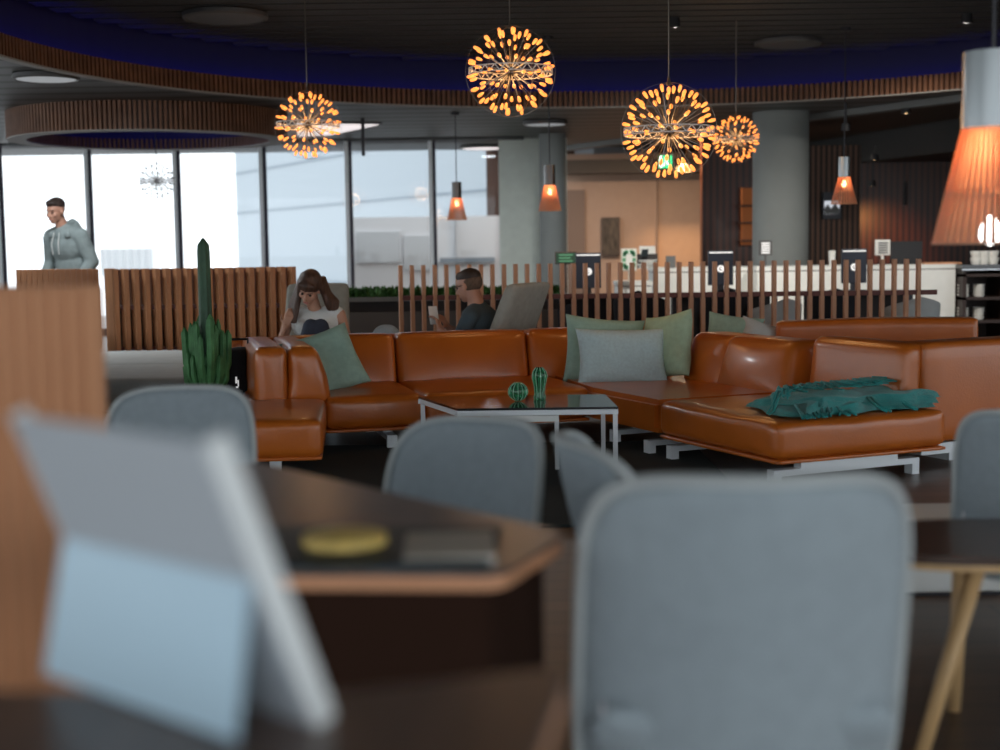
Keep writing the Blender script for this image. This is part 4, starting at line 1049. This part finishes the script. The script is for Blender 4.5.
one('holder', lambda bm: box(bm, -.12, .12, .02, .1, 0, .16), 'bench_dark', one_l)
wall_sign('counter_sign', (667, 257, 674.5, 268), 15.6, ('beam', 'beam', 'beam'), 'small plain grey card standing on the left counter', 'card', .93)
def stripesf(bm, hw, z0, z1):
    for k in range(5): z = z0+(z1-z0)*(k+.6)/5.4; box(bm, -hw*.75, hw*.75, -.014, -.01, z-.007, z+.007)
wall_sign('menu_stand', (760, 241.5, 771, 254), 15.6, ('disc_off', 'disc_off', 'logo_white'), 'small dark striped menu sign on a stem before the round column', 'menu', .935, stripesf)
wall_sign('menu_stand', (876.5, 241, 889, 254), 15.5, ('paper_white', 'paper_white', 'dark_metal'), 'small white striped menu sign on a stem near the monitor', 'menu', .935, stripesf)
o = thing('monitor', (A(905, 260, 15.8).x, 15.75, .935), 0, 'wide black monitor on the service counter', 'monitor')
a, b_ = A(890, 241.5, 15.75), A(921, 263, 15.75)
obj('screen', newbox(-(b_.x-a.x)/2, (b_.x-a.x)/2, -.02, .02, b_.z-.935, a.z-.935, bev=.005), 'black', o); obj('foot', newbox(-.1, .1, -.07, .07, 0, .012), 'black', o); obj('neck', newbox(-.02, .02, 0, .02, .0, b_.z-.935+.03), 'black', o)
o = one('drink_cup', lambda bm: lathe(bm, [(0, 0), (.03, 0), (.04, .15), (.042, .155), (.03, .165), (0, .165)], 20), 'paper_white', None, True); o.location = (A(832, 260, 15.4).x, 15.4, .935); tag(o, 'white lidded paper cup on the service counter left of the right screen', 'cup')
o = one('serving_board', lambda bm: puff(bm, .42, .25, .02, .008, (0, 0, 0), TR(0, 0, .01), cuts=4), 'wood_edge', None, True); o.location = (A(941, 264, 15.4).x, 15.45, .935); tag(o, 'flat wooden board lying on the right end of the service counter', 'board')
# dark lounge chairs behind the railing
def tub(px, Y, w, h, m, label, face=0):
    p = A(px, 300, Y); t = thing('tub_chair', (p.x, Y, 0), face, label, 'chair', 'dark tub chairs behind the railing')
    def bk(bm):
        n = 20; g = {}
        for s, r in ((0, w/2), (1, w/2-.05)):
            for i in range(n+1):
                a = radians(200-i*220/n+0); top = h*(1-.18*abs(i/n-.5)*2)
                for j in range(5): g[s, i, j] = bm.verts.new((r*cos(a)*(1+.08*j/4), r*sin(a)*(1+.08*j/4), .25+(top-.25)*j/4))
            for i in range(n):
                for j in range(4): bm.faces.new((g[s, i, j], g[s, i+1, j], g[s, i+1, j+1], g[s, i, j+1]))
        for i in range(n):
            for j in (0, 4): bm.faces.new((g[0, i, j], g[0, i+1, j], g[1, i+1, j], g[1, i, j]))
        for i in (0, n):
            for j in range(4): bm.faces.new((g[0, i, j], g[0, i, j+1], g[1, i, j+1], g[1, i, j]))
    one('backrest', bk, m, t, True); one('seat', lambda bm: puff(bm, w*.85, w*.85, .12, .04, (0, 0, .01), TR(0, 0, .36), cuts=8), m, t, 'all')
    for sx in (-1, 1):
        for sy in (-1, 1): one('leg', lambda bm: tube(bm, [(sx*w*.25, sy*w*.25, .31), (sx*w*.36, sy*w*.36, 0)], .012, 6), 'dark_metal', t)
for i, (px, Y, h, m, nm) in enumerate(((640, 12.9, .78, 'dark_fabric', 'dark tub chair behind the railing below the pale poster'), (722, 12.8, .80, 'dark_fabric', 'dark tub chair behind the railing below the middle screen back'), (774, 12.6, .70, 'bench_grey', 'grey tub chair behind the railing below the left menu sign'), (834, 12.8, .78, 'dark_fabric', 'dark tub chair behind the railing below the right screen back'), (912, 12.6, .70, 'bench_grey', 'grey tub chair behind the right end of the railing'), (585, 12.4, .76, 'dark_fabric', 'dark tub chair behind the railing below the left screen back'))):
    tub(px, Y, .46, h, m, nm, radians(170+15*(i % 3)))

# ------------------------------------------------------------------ lounge chairs of the seated people
def lounge(x, y, rz, label, w=.62, zt=.93):
    t = thing('lounge_chair', (x, y, 0), rz, label, 'lounge chair')   # faces local +y
    one('backrest', lambda bm: puff(bm, w, .11, zt-.25, .04, (0, .012, .004), TR(0, -.33, (zt+.25)/2), fn=lambda p, u: V((p.x*(1-.05*u.z), p.y-(p.z+.3)*.42, p.z))), 'fabric_grey', t, 'all')
    one('seat', lambda bm: puff(bm, w, .62, .15, .05, (0, .01, .015), TR(0, .04, .31)), 'fabric_grey', t, 'all')
    for sx in (-1, 1):
        for sy in (-1, 1): one('leg', lambda bm: tube(bm, [(sx*.2, .04+sy*.2, .24), (sx*.27, .04+sy*.28, 0)], .014, 8), 'dark_metal', t)
    return t

# ------------------------------------------------------------------ people
def cap(bm, pts, sub=2):
    """chain of overlapping spheres along points (x,y,z,r)"""
    for a, b in zip(pts, pts[1:]):
        pa, pb = V(a[:3]), V(b[:3]); L_ = (pb-pa).length; n = max(1, int(L_/(min(a[3], b[3])*.45)))
        for k in range(n+1):
            u = k/n; r = a[3]*(1-u)+b[3]*u
            bmesh.ops.create_icosphere(bm, subdivisions=sub if r > .03 else 1, radius=r*(1 if r > .03 else 1.05), matrix=Matrix.Translation(pa.lerp(pb, u)))
def ell(bm, c, r, rot=None):
    M = Matrix.Translation(c) @ (rot or Matrix.Identity(4)) @ Matrix.Diagonal((*r, 1)); bmesh.ops.create_icosphere(bm, subdivisions=3, radius=1, matrix=M)
def fuse(name, bm, vox, m, parent, smooth=6, mats=None):
    me = bpy.data.meshes.new('t'); bm.to_mesh(me); bm.free(); o = bpy.data.objects.new('t', me); COL.objects.link(o)
    r = o.modifiers.new('r', 'REMESH'); r.mode = 'VOXEL'; r.voxel_size = vox
    s = o.modifiers.new('s', 'SMOOTH'); s.iterations = smooth; s.factor = .5
    dg = bpy.context.evaluated_depsgraph_get(); me2 = bpy.data.meshes.new_from_object(o.evaluated_get(dg)); bpy.data.objects.remove(o); me2.name = name
    me2.materials.clear(); me2.materials.append(MAT[m])
    for p in me2.polygons: p.use_smooth = True
    return link(bpy.data.objects.new(name, me2), parent)
def head_blobs(bm, M, fem=False):
    t = bmesh.new(); k = .94 if fem else 1
    ell(t, (0, -.012, .032), (.076*k, .095, .088)); ell(t, (0, .022, -.028), (.060*k, .066, .080)); ell(t, (0, .048, -.088), (.030*k, .030, .024))
    ell(t, (0, .0, -.06), (.052*k, .055, .045))
    cap(t, [(0, .086, .008, .008), (0, .108, -.034, .012)]); ell(t, (0, .094, -.040), (.018, .012, .009))
    cap(t, [(-.036, .072, .024, .012), (0, .083, .022, .010), (.036, .072, .024, .012)])
    cap(t, [(-.020, .078, -.066, .0075), (0, .086, -.066, .008), (.020, .078, -.066, .0075)])
    for s in (-1, 1):
        ell(t, (s*.042*k, .056, -.026), (.022, .022, .022)); ell(t, (s*.078*k, -.006, -.010), (.011, .020, .031))
    cap(t, [(0, -.028, -.05, .055*k), (0, -.045, -.15, .054*k)])
    bmesh.ops.transform(t, matrix=M, verts=t.verts); me = bpy.data.meshes.new('t'); t.to_mesh(me); t.free(); bm.from_mesh(me); bpy.data.meshes.remove(me)
def hand(bm, wrist, fwd, up, s=1, curl=.5, side=1):
    """palm + four unequal bent fingers + thumb from the side of the palm"""
    f = V(fwd).normalized(); u = V(up); u = (u-f*u.dot(f)).normalized(); r = f.cross(u)*side; w = V(wrist)
    for k in (-.024, -.008, .008, .024): cap(bm, [(*(w+r*k*.6*s), .015*s), (*(w+f*.075*s+r*k*s), .012*s)])
    for k, L_ in ((-.030, .060), (-.010, .074), (.010, .070), (.029, .055)):
        p = w+f*.08*s+r*k*s; d = f.copy(); 
        for j in range(3):
            d = (d*cos(curl)-u*sin(curl)).normalized() if j or curl > 0 else d; q = p+d*L_*(.45, .32, .23)[j]*s*1.25
            cap(bm, [(*p, (.0088, .008, .0075)[j]*s), (*q, (.008, .0075, .0065)[j]*s)]); p = q
    p = w+f*.025*s-r*.028*s; q = p+(f*.6-r*.75-u*.25).normalized()*.035*s; e = q+(f*.9-r*.2-u*.35*(.4+curl)).normalized()*.034*s
    cap(bm, [(*p, .012*s), (*q, .010*s), (*e, .008*s)])
def eyes(M, parent, fem=False):
    for s in (-1, 1):
        one('eye', lambda bm: ell(bm, M @ V((s*.030, .077, .000)), (.011, .010, .006), M.to_3x3().to_4x4() if True else None), 'eye', parent, 'all')
    one('mouth', lambda bm: ell(bm, M @ V((0, .090, -.066)), (.020, .007, .006), M.to_3x3().to_4x4()), 'lip', parent, 'all')
    for s in (-1, 1):
        one('eyebrow', lambda bm: cap(bm, [(*(M @ V((s*.016, .090, .022))), .0035), (*(M @ V((s*.046, .076, .022))), .003)], 1), 'hair_dark', parent, 'all')

def woman():
    c = A(313, 300, 10.15); t = thing('person', (c.x, 10.15, 0), radians(180), 'seated woman with long brown hair and white sleeveless top, head bent down, knees drawn up', 'person')
    # local: +y faces the camera; local +x = photo left
    HM = TR(.02, .03, .915, radians(-6), radians(-38), radians(-12))
    bm = bmesh.new(); head_blobs(bm, HM, True)
    nb = HM @ V((0, -.045, -.15))
    cap(bm, [(*(HM @ V((0, -.03, -.09))), .050), (0, -.08, .76, .052), (0, -.10, .70, .075)])
    ell(bm, (0, -.10, .64), (.16, .09, .13)); ell(bm, (0, -.12, .50), (.13, .10, .14)); ell(bm, (0, -.12, .40), (.17, .13, .11))
    for s in (-1, 1):
        cap(bm, [(s*.10, -.10, .735, .05), (s*.175, -.10, .715, .050)])
        ell(bm, (s*.07, -.02, .62), (.06, .05, .055))
        cap(bm, [(s*.07, -.10, .38, .085), (s*.04-.05, .26, .635, .055), (s*.07, .30, .22, .042), (s*.08, .34, .09, .035)])
        cap(bm, [(s*.08, .32, .07, .035), (s*.08, .46, .04, .025)])
    # left in photo: arm bent up to the hair; right in photo: arm down to the lap
    cap(bm, [(.185, -.10, .71, .044), (.255, -.06, .48, .036), (.23, .02, .57, .027), (.20, .04, .64, .021)])
    hand(bm, (.20, .04, .64), (-.3, -.1, .8), (0, 1, 0), .92, .35, 1)
    cap(bm, [(-.185, -.10, .71, .044), (-.25, -.06, .48, .036), (-.10, .12, .47, .025)])
    hand(bm, (-.10, .12, .47), (.9, .3, 0), (0, 0, 1), .92, .3, -1)
    fuse('body', bm, .0065, 'skin', t, 5)
    eyes(HM, t, True)
    def top(bm):
        ell(bm, (0, -.10, .65), (.188, .105, .125)); ell(bm, (0, -.12, .50), (.145, .115, .15))
        for s in (-1, 1):
            ell(bm, (s*.07, -.012, .62), (.068, .062, .064)); cap(bm, [(s*.095, -.10, .735, .052), (s*.165, -.10, .725, .052)])
    bm = bmesh.new(); top(bm); fuse('sleeveless_top', bm, .009, 'tee_white', t, 6)
    bm = bmesh.new(); ell(bm, (0, -.12, .40), (.18, .14, .115))
    for s in (-1, 1): cap(bm, [(s*.07, -.10, .38, .095), (s*.035-.05, .26, .645, .062), (s*.07, .30, .22, .054), (s*.08, .33, .12, .05)])
    fuse('trousers', bm, .012, 'jeans', t, 4)
    bm = bmesh.new()
    for s in (-1, 1): cap(bm, [(s*.08, .31, .05, .045), (s*.08, .47, .035, .035)])
    fuse('shoes', bm, .01, 'black', t, 3)
    bm = bmesh.new(); h = bmesh.new()
    ell(h, (0, -.022, .045), (.084, .100, .092)); ell(h, (0, .030, .068), (.066, .064, .042))
    for k in range(7): cap(h, [((k-3)*.018, .078-.004*abs(k-3), .078, .016), ((k-3)*.0195, .094-.006*abs(k-3), .044, .009)])
    ell(h, (0, -.075, -.02), (.080, .052, .09))
    bmesh.ops.transform(h, matrix=HM, verts=h.verts); me = bpy.data.meshes.new('t'); h.to_mesh(me); h.free(); bm.from_mesh(me)
    for s, off in ((1, 0), (-1, 0)):
        for j in range(6):
            st_ = HM @ V((s*.076, -.01-.018*j, .03)); x1 = (.115 if s > 0 else -.125)+s*.011*j
            if s > 0: pts_ = [(*st_, .024), (.100+.008*j, .0-.016*j, .86, .024), (.118+.011*j, -.0-.02*j, .80, .026), (.128+.009*j, .01-.01*j, .73, .024), (.130+.006*j, .03, .67, .014)]
            else: pts_ = [(*st_, .024), (-.080-.006*j, .0-.016*j, .87, .024), (-.100-.012*j, -.01-.016*j, .81, .026), (-.112-.010*j, -.02-.01*j, .76, .018)]
            cap(bm, pts_)
    fuse('long_hair', bm, .008, 'hair_brown', t, 3)
woman()
lw = A(317, 300, 10.42); lounge(lw.x-.04, 10.22, radians(180), 'grey lounge chair holding the woman in the white top', .50, .93)

def man_seated():
    c = A(474, 300, 10.25); t = thing('person', (c.x, 10.25, 0), radians(74), 'seated man with short dark hair, glasses and dark blue tee shirt, looking at a phone', 'person')
    # local +y points to photo left
    HM = TR(0, .04, .910, radians(-14), radians(-12))
    bm = bmesh.new(); head_blobs(bm, HM)
    cap(bm, [(*(HM @ V((0, -.03, -.08))), .058), (0, -.02, .78, .060), (0, -.03, .72, .085)])
    ell(bm, (0, -.06, .62), (.18, .11, .15)); ell(bm, (0, -.12, .47), (.16, .12, .14)); ell(bm, (0, -.08, .37), (.18, .14, .11))
    for s in (-1, 1):
        cap(bm, [(s*.10, -.03, .73, .058), (s*.19, -.03, .70, .058)])
        cap(bm, [(s*.09, -.05, .36, .09), (s*.10, .38, .44, .068), (s*.11, .48, .12, .045)]); cap(bm, [(s*.11, .46, .06, .04), (s*.11, .62, .045, .03)])
    for s in (-1, 1):
        cap(bm, [(s*.21, -.03, .69, .052), (s*.24, .06, .47, .042), (s*.10, .235, .600, .028)])
        hand(bm, (s*.10, .235, .600), (-s*.45, .35, .75), (-s*.1, -.9, .3) if s > 0 else (s*.1, -.9, .3), 1.0, .55, s)
    fuse('body', bm, .0065, 'skin_darker', t, 5); eyes(HM, t)
    bm = bmesh.new(); ell(bm, (0, -.06, .625), (.195, .125, .155)); ell(bm, (0, -.12, .47), (.175, .135, .16)); cap(bm, [(0, -.03, .745, .078), (0, -.05, .70, .095)])
    for s in (-1, 1): cap(bm, [(s*.10, -.03, .725, .066), (s*.195, -.03, .70, .068)]); cap(bm, [(s*.215, -.03, .69, .064), (s*.235, .03, .56, .060)])
    fuse('tee_shirt', bm, .009, 'tee_blue', t, 6)
    bm = bmesh.new(); ell(bm, (0, -.08, .36), (.19, .15, .115))
    for s in (-1, 1): cap(bm, [(s*.09, -.05, .36, .10), (s*.10, .38, .45, .078), (s*.11, .48, .14, .06)])
    fuse('trousers', bm, .012, 'jeans', t, 4)
    bm = bmesh.new()
    for s in (-1, 1): cap(bm, [(s*.11, .46, .055, .05), (s*.11, .64, .04, .038)])
    fuse('shoes', bm, .01, 'black', t, 3)
    bm = bmesh.new(); h = bmesh.new(); ell(h, (0, -.018, .062), (.076, .096, .068)); ell(h, (0, .030, .080), (.056, .058, .038)); ell(h, (0, .045, .098), (.044, .036, .018))
    bmesh.ops.transform(h, matrix=HM, verts=h.verts); me = bpy.data.meshes.new('t'); h.to_mesh(me); h.free(); bm.from_mesh(me); fuse('hair', bm, .007, 'hair_dark', t, 2)
    bm = bmesh.new(); h = bmesh.new(); ell(h, (0, -.024, .020), (.0785, .0935, .076)); bmesh.ops.transform(h, matrix=HM, verts=h.verts); me = bpy.data.meshes.new('t'); h.to_mesh(me); h.free(); bm.from_mesh(me); fuse('shaved_sides', bm, .007, 'hair_short', t, 2)
    def gl(bm):
        for s in (-1, 1):
            tube(bm, [HM @ V((s*.032+.023*cos(a), .098, .002+.018*sin(a))) for a in [2*pi*k/16 for k in range(17)]], .0025, 5); tube(bm, [HM @ V(q) for q in ((s*.055, .096, .006), (s*.078, .06, .008), (s*.083, -.01, .006))], .0028, 5)
        tube(bm, [HM @ V((-.010, .10, .005)), HM @ V((.010, .10, .005))], .0025, 5)
    one('glasses', gl, 'dark_metal', t)
    Mi_ = Matrix.Translation((c.x, 10.25, 0)) @ Matrix.Rotation(radians(74), 4, 'Z')
    p = Mi_ @ V((0, .315, .695)); o = thing('phone', p, radians(205), 'pale phone held up by the seated man in the dark blue tee', 'phone')
    M = Matrix.Rotation(radians(18), 4, 'X')
    one('body', lambda bm: box(bm, -.036, .036, -.004, .004, -.07, .07, M, bev=.003), 'white', o); one('screen', lambda bm: box(bm, -.033, .033, -.0055, -.0035, -.06, .06, M), 'black_gloss', o)
man_seated()
lm = A(505, 300, 9.95); lounge(lm.x-.34, 10.38, radians(60), 'grey lounge chair leaning right, holding the man with the phone', .56, .93)
ff = A(386, 330, 9.78)
o = thing('footstool', (ff.x, 9.78, 0), 0, 'small light grey rounded footstool between the seated woman and man', 'footstool')
one('cushion', lambda bm: puff(bm, .24, .24, .30, .10, (.01, .01, .02), TR(0, 0, .49)), 'fabric', o, 'all')
one('stem', lambda bm: lathe(bm, [(0, 0), (.13, 0), (.13, .012), (.03, .03), (.03, .36), (0, .36)], 24), 'dark_metal', o, True)

def man_standing():
    c = A(72, 270, 13.9); t = thing('person', (c.x, 13.9, 0), radians(180-28), 'standing man in grey hoodie before the window, leaning forward and looking left', 'person')
    # local +y faces camera-left; +x = photo left
    HM = TR(.035, .15, 1.60, radians(2), radians(-10)) @ Matrix.Scale(1.03, 4)
    Mh = HM
    bm = bmesh.new(); head_blobs(bm, HM)
    cap(bm, [(*(HM @ V((0, -.03, -.08))), .060), (.02, .08, 1.45, .062), (0, .05, 1.40, .085)])
    ell(bm, (0, .03, 1.27), (.185, .12, .17)); ell(bm, (0, -.02, 1.08), (.165, .115, .16)); ell(bm, (0, -.06, .93), (.175, .13, .12))
    for s in (-1, 1):
        cap(bm, [(s*.10, .06, 1.40, .062), (s*.185, .06, 1.37, .060)])
        cap(bm, [(s*.095, -.06, .90, .095), (s*.11, -.02, .50, .065), (s*.11, -.06, .09, .045)]); cap(bm, [(s*.11, -.08, .05, .042), (s*.12, .10, .04, .033)])
        cap(bm, [(s*.20, .06, 1.36, .055), (s*.27, .0, 1.10, .046), (s*.24, .16, .93, .032)])
        hand(bm, (s*.24, .16, .93), (-s*.3, .8, -.4), (0, .2, 1), 1.0, .5, s)
    fuse('body', bm, .0075, 'skin_darker', t, 5); eyes(HM, t)
    bm = bmesh.new(); ell(bm, (0, .03, 1.265), (.215, .145, .185)); ell(bm, (0, -.02, 1.08), (.20, .145, .19)); ell(bm, (0, -.05, .94), (.205, .150, .10)); cap(bm, [(0, .05, 1.40, .10), (0, .05, 1.36, .13)])
    for s in (-1, 1):
        cap(bm, [(s*.10, .06, 1.385, .085), (s*.19, .06, 1.36, .082)]); cap(bm, [(s*.205, .06, 1.34, .080), (s*.275, .0, 1.10, .070), (s*.245, .14, .95, .050)])
    bm_ = bm; fuse('hoodie', bm_, .011, 'hoodie', t, 5)
    bm = bmesh.new()
    for a in range(-9, 10):
        th = radians(a*14); r = .105; cap(bm, [(r*1.05*sin(th), .065-r*.95*cos(th), 1.49-.09*abs(a)/9, .045-.0014*abs(a)), (r*1.2*sin(th), .06-r*1.2*cos(th), 1.42-.05*abs(a)/9, .045)])
    fuse('hood', bm, .01, 'hoodie', t, 4)
    one('drawcords', lambda bm: [tube(bm, [(s*.035+.02, .165, 1.39), (s*.045+.02, .195, 1.28), (s*.04+.02, .185, 1.18)], .006, 5) for s in (-1, 1)], 'drawcord', t)
    bm = bmesh.new(); ell(bm, (0, -.06, .91), (.19, .145, .13))
    for s in (-1, 1): cap(bm, [(s*.095, -.06, .89, .105), (s*.11, -.02, .50, .078), (s*.11, -.06, .11, .066)])
    fuse('trousers', bm, .013, 'jeans', t, 4)
    bm = bmesh.new()
    for s in (-1, 1): cap(bm, [(s*.11, -.09, .05, .05), (s*.12, .13, .04, .04)])
    fuse('shoes', bm, .01, 'black', t, 3)
    bm = bmesh.new(); h = bmesh.new(); ell(h, (0, -.020, .062), (.079, .096, .074)); ell(h, (0, .032, .086), (.060, .060, .036))
    bmesh.ops.transform(h, matrix=HM, verts=h.verts); me = bpy.data.meshes.new('t'); h.to_mesh(me); h.free(); bm.from_mesh(me); fuse('hair', bm, .008, 'hair_dark', t, 2)
    Mi_ = Matrix.Translation((c.x, 13.9, 0)) @ Matrix.Rotation(radians(152), 4, 'Z')
    p = Mi_ @ V((.16, .275, .90)); o = obj('paper_card', newbox(-.035, .035, -.003, .003, -.05, .05, Matrix.Rotation(.5, 4, 'X')), 'white'); o.location = p; o.rotation_euler = (0, 0, radians(152)); tag(o, 'small white card or phone in the hand of the standing man', 'phone')
man_standing()
